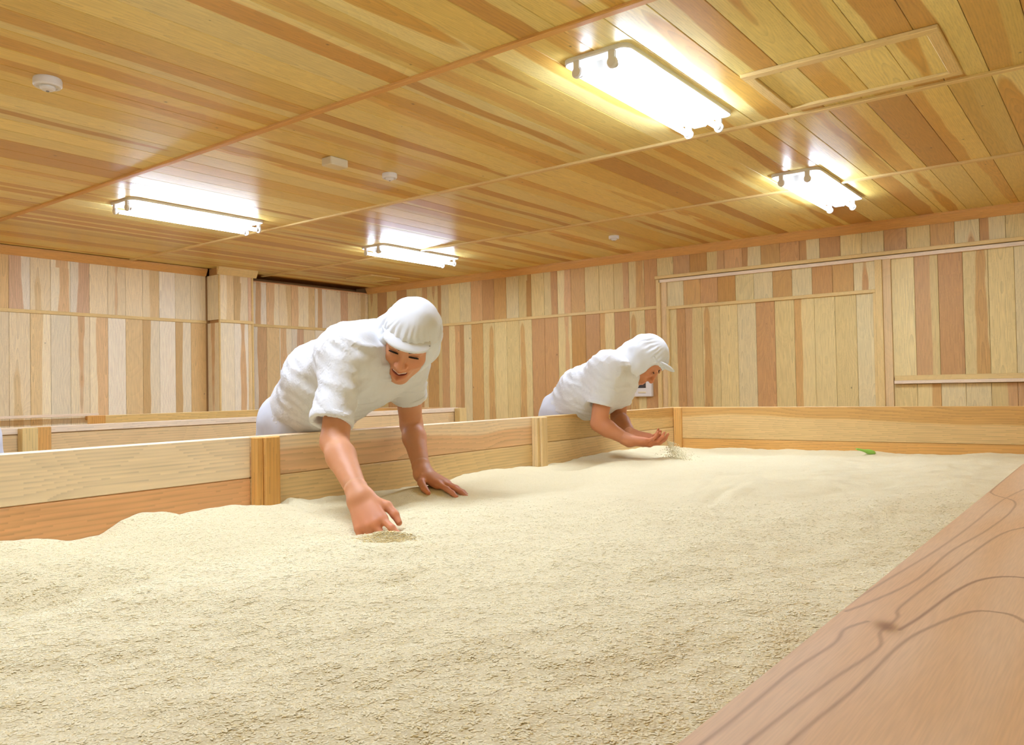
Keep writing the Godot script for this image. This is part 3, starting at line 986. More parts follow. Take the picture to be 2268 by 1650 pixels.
func fittings() -> void:
	# smoke detectors
	var rim := lathe([Vector2(0, 0), Vector2(0.052, 0), Vector2(0.054, -0.006), Vector2(0.054, -0.028), Vector2(0.049, -0.034), Vector2(0.040, -0.034), Vector2(0.038, -0.030), Vector2(0, -0.030)])
	var dome := lathe([Vector2(0.030, -0.029), Vector2(0.029, -0.040), Vector2(0.022, -0.047), Vector2(0.010, -0.050), Vector2(0, -0.050)])
	var eye := lathe([Vector2(0.007, -0.048), Vector2(0.006, -0.053), Vector2(0, -0.054)], 12)
	for p in [[1.79, "white smoke detector nearest, at the left end of the ceiling"], [4.12, "white smoke detector in the middle of the ceiling, beside the small square box"], [7.33, "small far white smoke detector near the right wall"]]:
		var t := thing("smoke_detector", p[1], "smoke detector", Vector3(p[0], CEIL, -4.21), "ceiling smoke detectors")
		part("housing", rim, M.plastic, t)
		part("sensor_dome", dome, M.plastic, t)
		part("sensor_eye", eye, M.grey, t)
		if p[0] < 2.0 or p[0] > 7.0:
			t.scale = Vector3(1.2, 1.2, 1.2) if p[0] < 2.0 else Vector3.ONE
	var jb := thing("ceiling_box", "small beige square box on the ceiling beside a smoke detector", "box", Vector3(3.62, CEIL, -4.22))
	part("box_cover", block(Vector3(0.15, 0.055, 0.10), 0.006, [0, 1, 0, 1, 1]), M.beige, jb, at(0, -0.0275, 0))
	# hatches
	hatch("framed rectangular ceiling hatch on the right, beside the nearest light", 3.96, 4.645, -1.525, -0.625, 0.055, 0.02, true)
	hatch("small square framed ceiling hatch in the far corner", 7.48, 8.02, -8.53, -8.02, 0.045, 0.015, false)
	# control panel on the right wall
	var c := thing("control_panel", "white wall control panel with a dark screen behind the farther worker's face", "control panel", Vector3(XR, EYE, -4.5))
	part("panel_case", block(Vector3(0.05, 0.22, 0.25), 0.008, [0, 1, 0, 1, 1]), M.plastic, c, at(-0.025, 0, 0))
	part("panel_screen", block(Vector3(0.006, 0.075, 0.10), 0.002, [0, 1, 0, 1, 1]), M.screen, c, at(-0.0525, 0.03, 0.0))
	part("panel_button", block(Vector3(0.006, 0.02, 0.10), 0.002, [0, 1, 0, 1, 1]), M.beige, c, at(-0.052, -0.06, 0.0))
	# handrails
	var h := thing("handrail", "wooden handrail on the right wall beside the sliding door", "handrail", Vector3(XR, EYE, -0.5))
	part("backing_board", block(Vector3(0.02, 0.048, 2.57), 0.003, bstrip(5)), M.trim, h, at(-0.01, 0.044, -0.005))
	part("rail", block(Vector3(0.045, 0.032, 2.57), 0.004, bstrip(0)), M.trim, h, at(-0.0225, 0.004, -0.005))
	h = thing("handrail", "pale wooden handrail along the left wall, behind the far tray", "handrail", Vector3(2.5, 0.81, ZL))
	part("rail", block(Vector3(3.7, 0.03, 0.05), 0.004, bstrip(0)), M.trim, h, at(0, 0, 0.1))
	for x in [-1.6, 0.0, 1.8]:
		part("bracket", block(Vector3(0.08, 0.05, 0.1), 0.004, bstrip(4)), M.trim, h, at(x, -0.035, 0.05))
	# the green stick on the rice
	var gx := 4.42
	var gz := -1.085
	var g := thing("plastic_stick", "small green plastic stick lying on the rice by the far board", "stick", Vector3(gx, rice_h(gx, gz) + 0.008, gz))
	var gp := []
	for k in 13:
		gp.append(Vector2([0.0, 0.005, 0.006, 0.006, 0.006, 0.007, 0.009, 0.012, 0.013, 0.013, 0.012, 0.009, 0.0][k], lerpf(-0.055, 0.055, k / 12.0)))
	var gd := Vector3(0.58, -0.24, 0.78).normalized()
	var gs := gd.cross(Vector3.UP).normalized()
	part("handle", lathe(gp, 14), M.green, g, Transform3D(Basis(gs, gd, gs.cross(gd)), Vector3(0, 0.012, 0)))

func hatch(label: String, x0: float, x1: float, z0: float, z1: float, w: float, drop: float, wide: bool) -> void:
	var c := Vector3((x0 + x1) / 2, CEIL, (z0 + z1) / 2)
	var t := thing("ceiling_hatch", label, "hatch", c)
	var y0 := CEIL - drop
	box_part("frame", t, Vector3(x0, y0, z0) - c, Vector3(x0 + w, CEIL, z1) - c, 0.003, 5)
	box_part("frame", t, Vector3(x1 - w, y0, z0) - c, Vector3(x1, CEIL, z1) - c, 0.003, 5)
	box_part("frame", t, Vector3(x0 + w, y0, z0) - c, Vector3(x1 - w, CEIL, z0 + w) - c, 0.003, 5)
	box_part("frame", t, Vector3(x0 + w, y0, z1 - w) - c, Vector3(x1 - w, CEIL, z1) - c, 0.003, 5)
	var z := z0 + w
	while z < z1 - w - 0.01:
		var hi := minf(z + PW, z1 - w)
		var k := pick()
		part("plank", plank(snappedf(x1 - x0 - 2 * w, 0.001), snappedf(hi - z, 0.0005), k % 16, 0.3, false), M.ceil_a, t, at(0, -0.006, (z + hi) / 2 - c.z))
		z += PW

# ---------------------------------------------------------------- bodies: distance fields meshed as surface nets

func cap(a: Vector3, b: Vector3, ra: float, rb: float, k := 0.02, cut := 0, planes := []) -> Array:
	return [0, a, b, ra, rb, k, cut, planes]

func ell(c: Vector3, b: Basis, r: Vector3, k := 0.02, cut := 0) -> Array:
	return [1, c, b, r, 0.0, k, cut, []]

# op: 0 joins, 1 cuts away. puff(vertex, normal) -> metres the skin is pushed out
func net(prims: Array, cell: float, out: Dictionary, puff = null, tint = null) -> void:
	var lo := Vector3(1e9, 1e9, 1e9)
	var hi := -lo
	for p in prims:
		if p[6] == 1:
			continue
		if p[0] == 0:
			var r := maxf(p[3], p[4])
			lo = lo.min(p[1].min(p[2]) - Vector3.ONE * r)
			hi = hi.max(p[1].max(p[2]) + Vector3.ONE * r)
		else:
			var r: float = maxf(p[3].x, maxf(p[3].y, p[3].z))
			lo = lo.min(p[1] - Vector3.ONE * r)
			hi = hi.max(p[1] + Vector3.ONE * r)
	lo -= Vector3.ONE * cell * 3
	hi += Vector3.ONE * cell * 3
	var nx := int((hi.x - lo.x) / cell) + 2
	var ny := int((hi.y - lo.y) / cell) + 2
	var nq := int((hi.z - lo.z) / cell) + 2
	var f := PackedFloat32Array()
	f.resize(nx * ny * nq)
	f.fill(1.0)
	for p in prims:
		var k: float = p[5]
		var op: int = p[6]
		var planes: Array = p[7]
		var r := 0.0
		var a: Vector3 = p[1]
		var plo := a
		var phi := a
		if p[0] == 0:
			r = maxf(p[3], p[4])
			plo = a.min(p[2])
			phi = a.max(p[2])
		else:
			r = maxf(p[3].x, maxf(p[3].y, p[3].z))
		var pad := r + k + cell * 2.5
		var i0 := maxi(0, int((plo.x - pad - lo.x) / cell))
		var i1 := mini(nx - 1, int((phi.x + pad - lo.x) / cell) + 1)
		var j0 := maxi(0, int((plo.y - pad - lo.y) / cell))
		var j1 := mini(ny - 1, int((phi.y + pad - lo.y) / cell) + 1)
		var q0 := maxi(0, int((plo.z - pad - lo.z) / cell))
		var q1 := mini(nq - 1, int((phi.z + pad - lo.z) / cell) + 1)
		var kind: int = p[0]
		var ba := Vector3.ZERO
		var inv := 0.0
		var ra := 0.0
		var dr := 0.0
		var ib := Basis()
		var rr := Vector3.ONE
		var r2 := Vector3.ONE
		if kind == 0:
			ba = p[2] - a
			inv = 1.0 / maxf(ba.length_squared(), 1e-9)
			ra = p[3]
			dr = p[4] - ra
		else:
			ib = p[2].transposed()
			rr = p[3]
			r2 = rr * rr
		for i in range(i0, i1 + 1):
			for j in range(j0, j1 + 1):
				var o := (i * ny + j) * nq
				for q in range(q0, q1 + 1):
					var pt := Vector3(lo.x + i * cell, lo.y + j * cell, lo.z + q * cell)
					var d: float
					if kind == 0:
						var pa := pt - a
						var t := clampf(pa.dot(ba) * inv, 0.0, 1.0)
						d = (pa - ba * t).length() - ra - dr * t
					else:
						var l := ib * (pt - a)
						var k0 := (l / rr).length()
						d = k0 * (k0 - 1.0) / maxf((l / r2).length(), 1e-6)
					for pl in planes:
						d = maxf(d, (pt - pl[0]).dot(pl[1]))
					var old := f[o + q]
					if op == 0:
						var h := maxf(k - absf(old - d), 0.0) / k
						f[o + q] = minf(old, d) - h * h * k * 0.25
					else:
						var h := maxf(k - absf(old + d), 0.0) / k
						f[o + q] = maxf(old, -d) + h * h * k * 0.25
	var verts := PackedVector3Array()
	var ids := {}
	var far := cell * 2.2
	var sy := nq
	var sx := ny * nq
	var corner := [0, sx, sy, sx + sy, 1, sx + 1, sy + 1, sx + sy + 1]
	var cpos := [Vector3(0, 0, 0), Vector3(1, 0, 0), Vector3(0, 1, 0), Vector3(1, 1, 0), Vector3(0, 0, 1), Vector3(1, 0, 1), Vector3(0, 1, 1), Vector3(1, 1, 1)]
	var edges := [[0, 1], [2, 3], [4, 5], [6, 7], [0, 2], [1, 3], [4, 6], [5, 7], [0, 4], [1, 5], [2, 6], [3, 7]]
	var live := PackedInt32Array()
	for i in nx - 1:
		for j in ny - 1:
			var o := i * sx + j * sy
			for q in nq - 1:
				var v0 := f[o + q]
				if v0 > far or v0 < -far:
					continue
				var neg := 0
				for c in 8:
					if f[o + q + corner[c]] < 0:
						neg += 1
				if neg == 0 or neg == 8:
					continue
				var sum := Vector3.ZERO
				var cnt := 0
				for e in edges:
					var fa := f[o + q + corner[e[0]]]
					var fb := f[o + q + corner[e[1]]]
					if (fa < 0) != (fb < 0):
						sum += cpos[e[0]].lerp(cpos[e[1]], fa / (fa - fb))
						cnt += 1
				ids[o + q] = verts.size()
				live.append(o + q)
				verts.append(lo + (Vector3(i, j, q) + sum / cnt) * cell)
	var ix := PackedInt32Array()
	for id in live:
		for ax in 3:
			var st: int = [sx, sy, 1][ax]
			var u: int = [sy, 1, sx][ax]
			var w: int = [1, sx, sy][ax]
			var fa := f[id]
			var fb := f[id + st]
			if (fa < 0) == (fb < 0):
				continue
			var a: int = ids.get(id, -1)
			var b: int = ids.get(id - u, -1)
			var c: int = ids.get(id - u - w, -1)
			var d: int = ids.get(id - w, -1)
			if a < 0 or b < 0 or c < 0 or d < 0:
				continue
			if fa < 0:
				ix.append_array(PackedInt32Array([a, c, b, a, d, c]))
			else:
				ix.append_array(PackedInt32Array([a, b, c, a, c, d]))
	var nn := facing(verts, ix)
	# make sure that normals look outward: the field rises along them
	if puff != null:
		for k in verts.size():
			verts[k] += nn[k] * puff.call(verts[k], nn[k])
		nn = facing(verts, ix)
	var base: int = out.v.size()
	out.v.append_array(verts)
	out.n.append_array(nn)
	for k in ix:
		out.ix.append(k + base)
	for k in verts.size():
		out.c.append(tint.call(verts[k]) if tint != null else Color.WHITE)

func facing(v: PackedVector3Array, ix: PackedInt32Array) -> PackedVector3Array:
	var n := PackedVector3Array()
	n.resize(v.size())
	for k in range(0, ix.size(), 3):
		var c := (v[ix[k + 2]] - v[ix[k]]).cross(v[ix[k + 1]] - v[ix[k]])   # clockwise fronts
		n[ix[k]] += c
		n[ix[k + 1]] += c
		n[ix[k + 2]] += c
	for k in n.size():
		n[k] = n[k].normalized()
	return n

func fresh() -> Dictionary:
	return {"v": PackedVector3Array(), "n": PackedVector3Array(), "ix": PackedInt32Array(), "c": PackedColorArray()}

func done(d: Dictionary, origin: Vector3) -> ArrayMesh:
	var v: PackedVector3Array = d.v
	for k in v.size():
		v[k] -= origin
	var arr := []
	arr.resize(Mesh.ARRAY_MAX)
	arr[Mesh.ARRAY_VERTEX] = v
	arr[Mesh.ARRAY_NORMAL] = d.n
	arr[Mesh.ARRAY_COLOR] = d.c
	arr[Mesh.ARRAY_INDEX] = d.ix
	var m := ArrayMesh.new()
	m.add_surface_from_arrays(Mesh.PRIMITIVE_TRIANGLES, arr)
	return m

# a hand from wrist w: fingers along d, back of the hand towards b, thumb on side s. curl = [knuckle, middle, tip] turns in radians for each finger
func hand(w: Vector3, d: Vector3, b: Vector3, s: Vector3, curls: Array, thumb: Array, spread := 0.10, size := 1.0, fore := Vector3.ZERO) -> Array:
	var pr := []
	var knuckles := []
	for k in 4:
		var off: float = [0.030, 0.010, -0.010, -0.029][k] * size
		var far: float = [0.088, 0.092, 0.087, 0.078][k] * size
		var kn: Vector3 = w + d * far + s * off + b * ([0.0, 0.003, 0.002, -0.003][k] * size)
		knuckles.append(kn)
		var root := w + d * 0.012 * size + s * off * 0.55
		pr.append(cap(root, kn, 0.0155 * size, 0.0105 * size, 0.016))
		pr.append(cap(root - b * 0.006 * size, kn - b * 0.004 * size, 0.014 * size, 0.0105 * size, 0.016))
	if fore != Vector3.ZERO:
		pr.append(cap(fore, w, 0.030 * size, 0.0255 * size, 0.02))
		pr.append(cap(w + s * 0.008, w - s * 0.008, 0.021 * size, 0.021 * size, 0.02))
	for k in 4:
		var fd: Vector3 = (d + s * spread * [0.9, 0.25, -0.35, -1.0][k]).normalized()
		var fn: Vector3 = (b - fd * b.dot(fd)).normalized()
		var lens: Array = [[0.043, 0.026, 0.021], [0.048, 0.030, 0.022], [0.044, 0.028, 0.021], [0.034, 0.021, 0.018]][k]
		var rad: Array = [[0.0093, 0.0084, 0.0076, 0.0062], [0.0095, 0.0086, 0.0077, 0.0063], [0.009, 0.0081, 0.0073, 0.006], [0.008, 0.0072, 0.0066, 0.0055]][k]
		var p: Vector3 = knuckles[k]
		var ang := 0.0
		for j in 3:
			ang += curls[k][j]
			var dir: Vector3 = fd * cos(ang) - fn * sin(ang)
			var q: Vector3 = p + dir * lens[j] * size
			pr.append(cap(p, q, rad[j] * size, rad[j + 1] * size, 0.006 if j else 0.009))
			p = q
	var tb := w + d * 0.022 * size + s * 0.022 * size - b * 0.006 * size
	var p2 := tb
	for j in 3:
		var dir: Vector3 = (s * thumb[j][0] + d * thumb[j][1] + b * thumb[j][2]).normalized()
		var q: Vector3 = p2 + dir * [0.042, 0.033, 0.026][j] * size
		pr.append(cap(p2, q, [0.016, 0.0115, 0.0102][j] * size, [0.0115, 0.0102, 0.0078][j] * size, 0.012 if j == 0 else 0.006))
		p2 = q
	return pr

# local head axes: x = the person's left, y = crown, z = face
func head_prims(c: Vector3, B: Basis, smile: float) -> Array:
	var g := func(x: float, y: float, z: float) -> Vector3: return c + B * Vector3(x, y, z)
	var pr := [
		ell(g.call(0, 0.035, -0.012), B, Vector3(0.077, 0.088, 0.096), 0.02),
		ell(g.call(0, -0.02, 0.030), B, Vector3(0.064, 0.085, 0.062), 0.03),
		cap(g.call(0.030, -0.075, 0.018), g.call(0.008, -0.104, 0.060), 0.027, 0.021, 0.03),
		cap(g.call(-0.030, -0.075, 0.018), g.call(-0.008, -0.104, 0.060), 0.027, 0.021, 0.03),
		ell(g.call(0, -0.103, 0.066), B, Vector3(0.021, 0.016, 0.018), 0.02),
		cap(g.call(-0.038, 0.022, 0.074), g.call(0.038, 0.022, 0.074), 0.012, 0.012, 0.02),
		ell(g.call(0.040, -0.028, 0.060), B, Vector3(0.024, 0.021, 0.026), 0.018),
		ell(g.call(-0.040, -0.028, 0.060), B, Vector3(0.024, 0.021, 0.026), 0.018),
		ell(g.call(0.031, 0.001, 0.098), B, Vector3(0.017, 0.010, 0.018), 0.012, 1),
		ell(g.call(-0.031, 0.001, 0.098), B, Vector3(0.017, 0.010, 0.018), 0.012, 1),
		cap(g.call(0, 0.008, 0.088), g.call(0, -0.034, 0.109), 0.0075, 0.0115, 0.010),
		ell(g.call(0.012, -0.037, 0.097), B, Vector3(0.009, 0.008, 0.011), 0.006),
		ell(g.call(-0.012, -0.037, 0.097), B, Vector3(0.009, 0.008, 0.011), 0.006),
		ell(g.call(0, -0.068, 0.082), B, Vector3(0.030, 0.020, 0.017), 0.02)]
	if smile > 0:
		pr.append(cap(g.call(-0.025, -0.060, 0.092), g.call(0, -0.072, 0.104), 0.006, 0.013, 0.005, 1))
		pr.append(cap(g.call(0.025, -0.060, 0.092), g.call(0, -0.072, 0.104), 0.006, 0.013, 0.005, 1))
		pr.append(cap(g.call(-0.024, -0.083, 0.088), g.call(0, -0.0905, 0.0985), 0.0045, 0.0058, 0.006))
		pr.append(cap(g.call(0.024, -0.083, 0.088), g.call(0, -0.0905, 0.0985), 0.0045, 0.0058, 0.006))
		pr.append(cap(g.call(-0.026, -0.053, 0.089), g.call(0, -0.0565, 0.1005), 0.004, 0.0048, 0.006))
		pr.append(cap(g.call(0.026, -0.053, 0.089), g.call(0, -0.0565, 0.1005), 0.004, 0.0048, 0.006))
	else:
		pr.append(cap(g.call(-0.021, -0.066, 0.094), g.call(0.021, -0.066, 0.094), 0.0045, 0.0045, 0.004, 0))
		pr.append(cap(g.call(-0.019, -0.076, 0.094), g.call(0.019, -0.076, 0.094), 0.005, 0.005, 0.004, 0))
	for sx in [-1.0, 1.0]:
		pr.append(ell(g.call(sx * 0.079, -0.012, -0.004), B * Basis(Vector3(0, 1, 0), sx * 0.35), Vector3(0.006, 0.031, 0.018), 0.006))
		pr.append(ell(g.call(sx * 0.085, -0.008, 0.002), B, Vector3(0.004, 0.016, 0.009), 0.004, 1))
	return pr

# J: joints; the person stands behind the tray, bent over its edge
func person(called: String, label: String, J: Dictionary) -> Node3D:
	var foot: Vector3 = J.foot
	var t := thing(called, label, "person", foot)
	var S: Vector3 = J.S
	var B: Basis = J.head
	var hc: Vector3 = J.hc
	var dn := Vector3.DOWN
	# body
	var o := fresh()
	var b := []
	for s in [-1.0, 1.0]:
		b.append(cap(J.a0 + S * 0.06 * s, J.a1 + S * 0.06 * s, 0.095, 0.085, 0.05))
		b.append(cap(J.a1 + S * 0.06 * s, J.a2 + S * 0.07 * s, 0.085, 0.09, 0.05))
		var hip: Vector3 = J.a0 + S * 0.085 * s + dn * 0.03
		var knee: Vector3 = Vector3(foot.x, 0.50, foot.z) + S * 0.11 * s + J.fwd * 0.03
		var ankle: Vector3 = Vector3(foot.x, 0.09, foot.z) + S * 0.12 * s - J.fwd * 0.02
		b.append(cap(hip, knee, 0.075, 0.052, 0.03))
		b.append(cap(knee, ankle, 0.052, 0.036, 0.02))
		b.append(cap(ankle + dn * 0.045, ankle + dn * 0.055 + J.fwd * 0.15, 0.033, 0.026, 0.02))
	b.append(cap(J.shR, J.shL, 0.055, 0.055, 0.05))
	b.append(cap(J.a3, J.a2, 0.05, 0.08, 0.05))
	b.append(cap(J.a3, hc - B.z * 0.025 - B.y * 0.05, 0.052, 0.052, 0.03))
	for q in ["R", "L"]:
		var sh: Vector3 = J["sh" + q]
		var el: Vector3 = J["el" + q]
		var wr: Vector3 = J["wr" + q]
		b.append(cap(sh, el, 0.050, 0.040, 0.03))
		b.append(cap(el, el.lerp(wr, 0.28), 0.038, 0.0405, 0.015))
		b.append(cap(el.lerp(wr, 0.28), wr, 0.0405, 0.0265, 0.015))
	net(b, 0.0105, o)
	for q in ["R", "L"]:
		var H: Dictionary = J["hand" + q]
		var wr: Vector3 = J["wr" + q]
		var el: Vector3 = J["el" + q]
		var hb: Vector3 = (H.b - H.d * H.b.dot(H.d)).normalized()
		var hs: Vector3 = hb.cross(H.d).normalized() * H.side
		net(hand(wr, H.d, hb, hs, H.curl, H.thumb, H.get("spread", 0.12), 1.06, wr.lerp(el, 0.14)), 0.0032, o, null, func(p: Vector3) -> Color:
			var far := clampf((p - wr).dot(H.d) / 0.1, 0, 1)
			return Color(1, 1, 1).lerp(Color(1.0, 0.86, 0.84), far))
	var lipc: Vector3 = hc + B * Vector3(0, -0.07, 0.098)
	var nose: Vector3 = hc + B * Vector3(0, -0.032, 0.105)
	net(head_prims(hc, B, J.smile), 0.0034, o, null, func(p: Vector3) -> Color:
		var l := B.transposed() * (p - hc)
		var c := Color(1, 1, 1)
		var q := Vector2((l.x) / 0.030, (l.y + 0.070) / 0.021)
		if l.z > 0.085 and q.length() < 1.0:
			c = c.lerp(Color(0.86, 0.58, 0.52), 0.8 * (1.0 - smoothstep(0.75, 1.0, q.length())))
		var red := exp(-(p - nose).length_squared() / 0.0006) + exp(-Vector2(absf(l.x) - 0.042, l.y + 0.028).length_squared() / 0.0006)
		return c.lerp(Color(1.0, 0.84, 0.76), clampf(red * 0.6, 0, 0.6)))
	part("body", done(o, foot), J.skin, t)
	# face
	var face := func(prims: Array, cell: float, m: Material, called2: String) -> void:
		var e := fresh()
		net(prims, cell, e)
		part(called2, done(e, foot), m, t)
	for sx in [-1.0, 1.0]:
		var ec: Vector3 = hc + B * Vector3(sx * 0.031, 0.001, 0.0765)
		if J.smile > 0:
			var arc := []
			for k in 5:
				var q0 := lerpf(0.018, 0.045, k / 5.0)
				var q1 := lerpf(0.018, 0.045, (k + 1) / 5.0)
				var rise := func(q: float) -> Vector3:
					var m := (q - 0.031) / 0.0135
					return hc + B * Vector3(sx * q, 0.0015 - 0.003 * m * m, 0.0885 - 0.0042 * maxf(m, 0) - 0.0016 * m * m)
				arc.append(cap(rise.call(q0), rise.call(q1), 0.0021, 0.0021, 0.003))
			face.call(arc, 0.0009, M.dark, "eye")
		else:
			face.call([ell(ec, B, Vector3(0.0125, 0.0085, 0.0115), 0.004)], 0.002, M.tan, "eyelid")
			face.call([cap(ec + B * Vector3(-0.012, -0.004, 0.009), ec + B * Vector3(0.012, -0.004, 0.009), 0.0026, 0.0026, 0.004)], 0.0012, M.dark, "eyelash")
		face.call([cap(hc + B * Vector3(sx * 0.016, 0.020, 0.092), hc + B * Vector3(sx * 0.034, 0.025, 0.088), 0.0036, 0.0036, 0.004), cap(hc + B * Vector3(sx * 0.034, 0.025, 0.088), hc + B * Vector3(sx * 0.052, 0.019, 0.073), 0.0036, 0.0024, 0.004)], 0.0014, M.dark, "eyebrow")
		face.call([cap(hc + B * Vector3(sx * 0.074, 0.03, 0.018), hc + B * Vector3(sx * 0.0755, -0.008, 0.014), 0.009, 0.005, 0.004)], 0.002, M.dark, "sideburn")
	if J.smile > 0:
		face.call([ell(hc + B * Vector3(0, -0.068, 0.083), B, Vector3(0.027, 0.018, 0.012), 0.004)], 0.002, M.mouth, "mouth")
		face.call([cap(hc + B * Vector3(-0.018, -0.0605, 0.089), hc + B * Vector3(0, -0.0625, 0.0965), 0.004, 0.0048, 0.004), cap(hc + B * Vector3(0.018, -0.0605, 0.089), hc + B * Vector3(0, -0.0625, 0.0965), 0.004, 0.0048, 0.004)], 0.0014, M.teeth, "teeth")
	# trousers
	var e := fresh()
	b = []
	for s in [-1.0, 1.0]:
		var hip: Vector3 = J.a0 + S * 0.085 * s + dn * 0.03
		var knee: Vector3 = Vector3(foot.x, 0.50, foot.z) + S * 0.11 * s + J.fwd * 0.03
		var ankle: Vector3 = Vector3(foot.x, 0.10, foot.z) + S * 0.12 * s - J.fwd * 0.02
		b.append(cap(J.a0 + S * 0.065 * s - J.fwd * 0.015, J.a0.lerp(J.a1, 0.45) + S * 0.065 * s, 0.103, 0.100, 0.04))
		b.append(cap(hip - J.fwd * 0.01, knee, 0.094, 0.078, 0.04))
		b.append(cap(knee, ankle, 0.078, 0.065, 0.02, 0, [[ankle, dn]]))
	net(b, 0.0125, e, func(p: Vector3, n: Vector3) -> float: return 0.006 * nz.get_noise_3d(p.x * 14, p.y * 9, p.z * 14))
	part("trousers", done(e, foot), M.trousers, t)
	for s in [-1.0, 1.0]:
		var ankle: Vector3 = Vector3(foot.x, 0.10, foot.z) + S * 0.12 * s - J.fwd * 0.02
		var bt := fresh()
		net([cap(ankle + Vector3.UP * 0.10, ankle + dn * 0.04, 0.052, 0.052, 0.02), cap(ankle + dn * 0.045 - J.fwd * 0.02, ankle + dn * 0.05 + J.fwd * 0.16, 0.05, 0.045, 0.03, 0, [[Vector3(0, 0.003, 0), Vector3.DOWN]])], 0.01, bt)
		part("boot", done(bt, foot), M.boot, t)
	# shirt with short loose sleeves
	e = fresh()
	b = []
	var hem: Vector3 = J.a0.lerp(J.a1, 0.12)
	var hn: Vector3 = J.hem_n
	for s in [-1.0, 1.0]:
		b.append(cap(J.a0 + S * 0.07 * s, J.a1 + S * 0.075 * s, 0.106, 0.112, 0.05, 0, [[hem, hn]]))
		b.append(cap(J.a1 + S * 0.075 * s, J.a2 + S * 0.08 * s, 0.112, 0.108, 0.05))
		b.append(cap(J.a1 + S * 0.05 * s + J.belly * 0.6, J.a2 + S * 0.05 * s + J.belly, 0.10, 0.09, 0.05))
	b.append(cap(J.shR, J.shL, 0.070, 0.070, 0.09))
	b.append(cap(J.a2, J.a3, 0.10, 0.072, 0.05))
	b.append(cap(J.a1 + Vector3(0, 0.006, 0), J.a2.lerp(J.a3, 0.7) + Vector3(0, 0.004, 0), 0.108, 0.084, 0.08))
	for q in ["R", "L"]:
		var sh: Vector3 = J["sh" + q]
		var he: Vector3 = J["hem" + q]
		var dir := (he - sh).normalized()
		b.append(cap(sh, he, 0.070, 0.062, 0.06, 0, [[he + dir * 0.004, (dir + J.cuff[q]).normalized()]]))
		b.append(cap(he - dir * 0.002, he + dir * 0.08, 0.047, 0.046, 0.004, 1))
	var ax: Vector3 = (J.a3 - J.a0).normalized()
	net(b, 0.0088, e, func(p: Vector3, n: Vector3) -> float:
		var l: float = (p - J.a0).dot(ax)
		var side: float = (p - J.a0).dot(S)
		var up: float = (p - J.a0).y
		var big := nz.get_noise_3d(l * 6 + up * 5, side * 3.0, up * 5)
		var fold := nz.get_noise_3d(l * 16 + up * 13, side * 5 + 30, p.z * 8)
		return 0.005 * big + 0.0045 * (0.5 - absf(fold)) * 2.0 - 0.002)
	var shirt := part("shirt", done(e, foot), M.shirt, t)
	# seams and cuffs
	for q in ["R", "L"]:
		var sh: Vector3 = J["sh" + q]
		var he: Vector3 = J["hem" + q]
		var dir := (he - sh).normalized()
		var cn: Vector3 = (dir + J.cuff[q]).normalized()
		var cf := fresh()
		net([cap(he - dir * 0.03, he + dir * 0.03, 0.0645, 0.0635, 0.004, 0, [[he + dir * 0.005, cn], [he - dir * 0.016, -cn]]), cap(he - dir * 0.06, he + dir * 0.06, 0.050, 0.049, 0.003, 1)], 0.0045, cf)
		part("cuff", done(cf, foot), M.shirt, shirt)
	# hood
	e = fresh()
	b = [ell(hc + B * Vector3(0, 0.032, -0.010), B, Vector3(0.090, 0.097, 0.105), 0.03),
		ell(hc + B * Vector3(0, -0.02, -0.02), B, Vector3(0.089, 0.092, 0.088), 0.04),
		cap(hc + B * Vector3(0, -0.05, -0.03), J.a3.lerp(hc, 0.25), 0.085, 0.085, 0.04),
		cap(J.a3.lerp(hc, 0.25), J.a3.lerp(J.a2, 0.10), 0.087, 0.098, 0.04),
		cap(J.a3.lerp(J.shR, 0.1), J.a3.lerp(J.shR, 0.45), 0.08, 0.068, 0.03),
		cap(J.a3.lerp(J.shL, 0.1), J.a3.lerp(J.shL, 0.45), 0.08, 0.068, 0.03),
		ell(hc + B * Vector3(0, -0.055, 0.10), B, Vector3(0.070, 0.082, 0.10), 0.012, 1),
		ell(hc + B * Vector3(0, 0.004, 0.10), B, Vector3(0.075, 0.040, 0.07), 0.02, 1)]
	net(b, 0.0058, e, func(p: Vector3, n: Vector3) -> float:
		var l := B.transposed() * (p - hc)
		var an := atan2(l.x, l.z)
		var band := exp(-pow((l.y - 0.055) / 0.03, 2.0))
		return 0.0022 * band * sin(an * 26.0 + 2.0 * nz.get_noise_3d(l.x * 20, l.y * 20, l.z * 20)) + 0.005 * nz.get_noise_3d(l.x * 16, l.y * 16 + 9, l.z * 16) * (1.0 - smoothstep(0.04, 0.1, l.y) * 0.7))
	var hood := part("hood", done(e, foot), M.hood, t)
	var br := fresh()
	net([ell(hc + B * Vector3(0, 0.050 + 0.020 * J.brim, 0.076 + 0.012 * J.brim), B * Basis(Vector3(1, 0, 0), 0.26 - 1.0 * J.brim), Vector3(0.075, 0.0095, 0.044 + 0.010 * J.brim), 0.01), ell(hc + B * Vector3(0, -0.02, 0.03), B, Vector3(0.066, 0.09, 0.075), 0.01, 1)], 0.003, br)
	part("brim", done(br, foot), M.hood, hood)
	var bd := fresh()
	var ring := []
	for k in 12:
		var a0 := lerpf(-1.75, 1.75, k / 12.0)
		var a1 := lerpf(-1.75, 1.75, (k + 1) / 12.0)
		ring.append(cap(hc + B * Vector3(sin(a0) * 0.087, 0.048 - 0.012 * absf(sin(a0)), cos(a0) * 0.097 - 0.008), hc + B * Vector3(sin(a1) * 0.087, 0.048 - 0.012 * absf(sin(a1)), cos(a1) * 0.097 - 0.008), 0.006, 0.006, 0.006))
	net(ring, 0.0042, bd)
	part("brow_band", done(bd, foot), M.hood, hood)
	return t

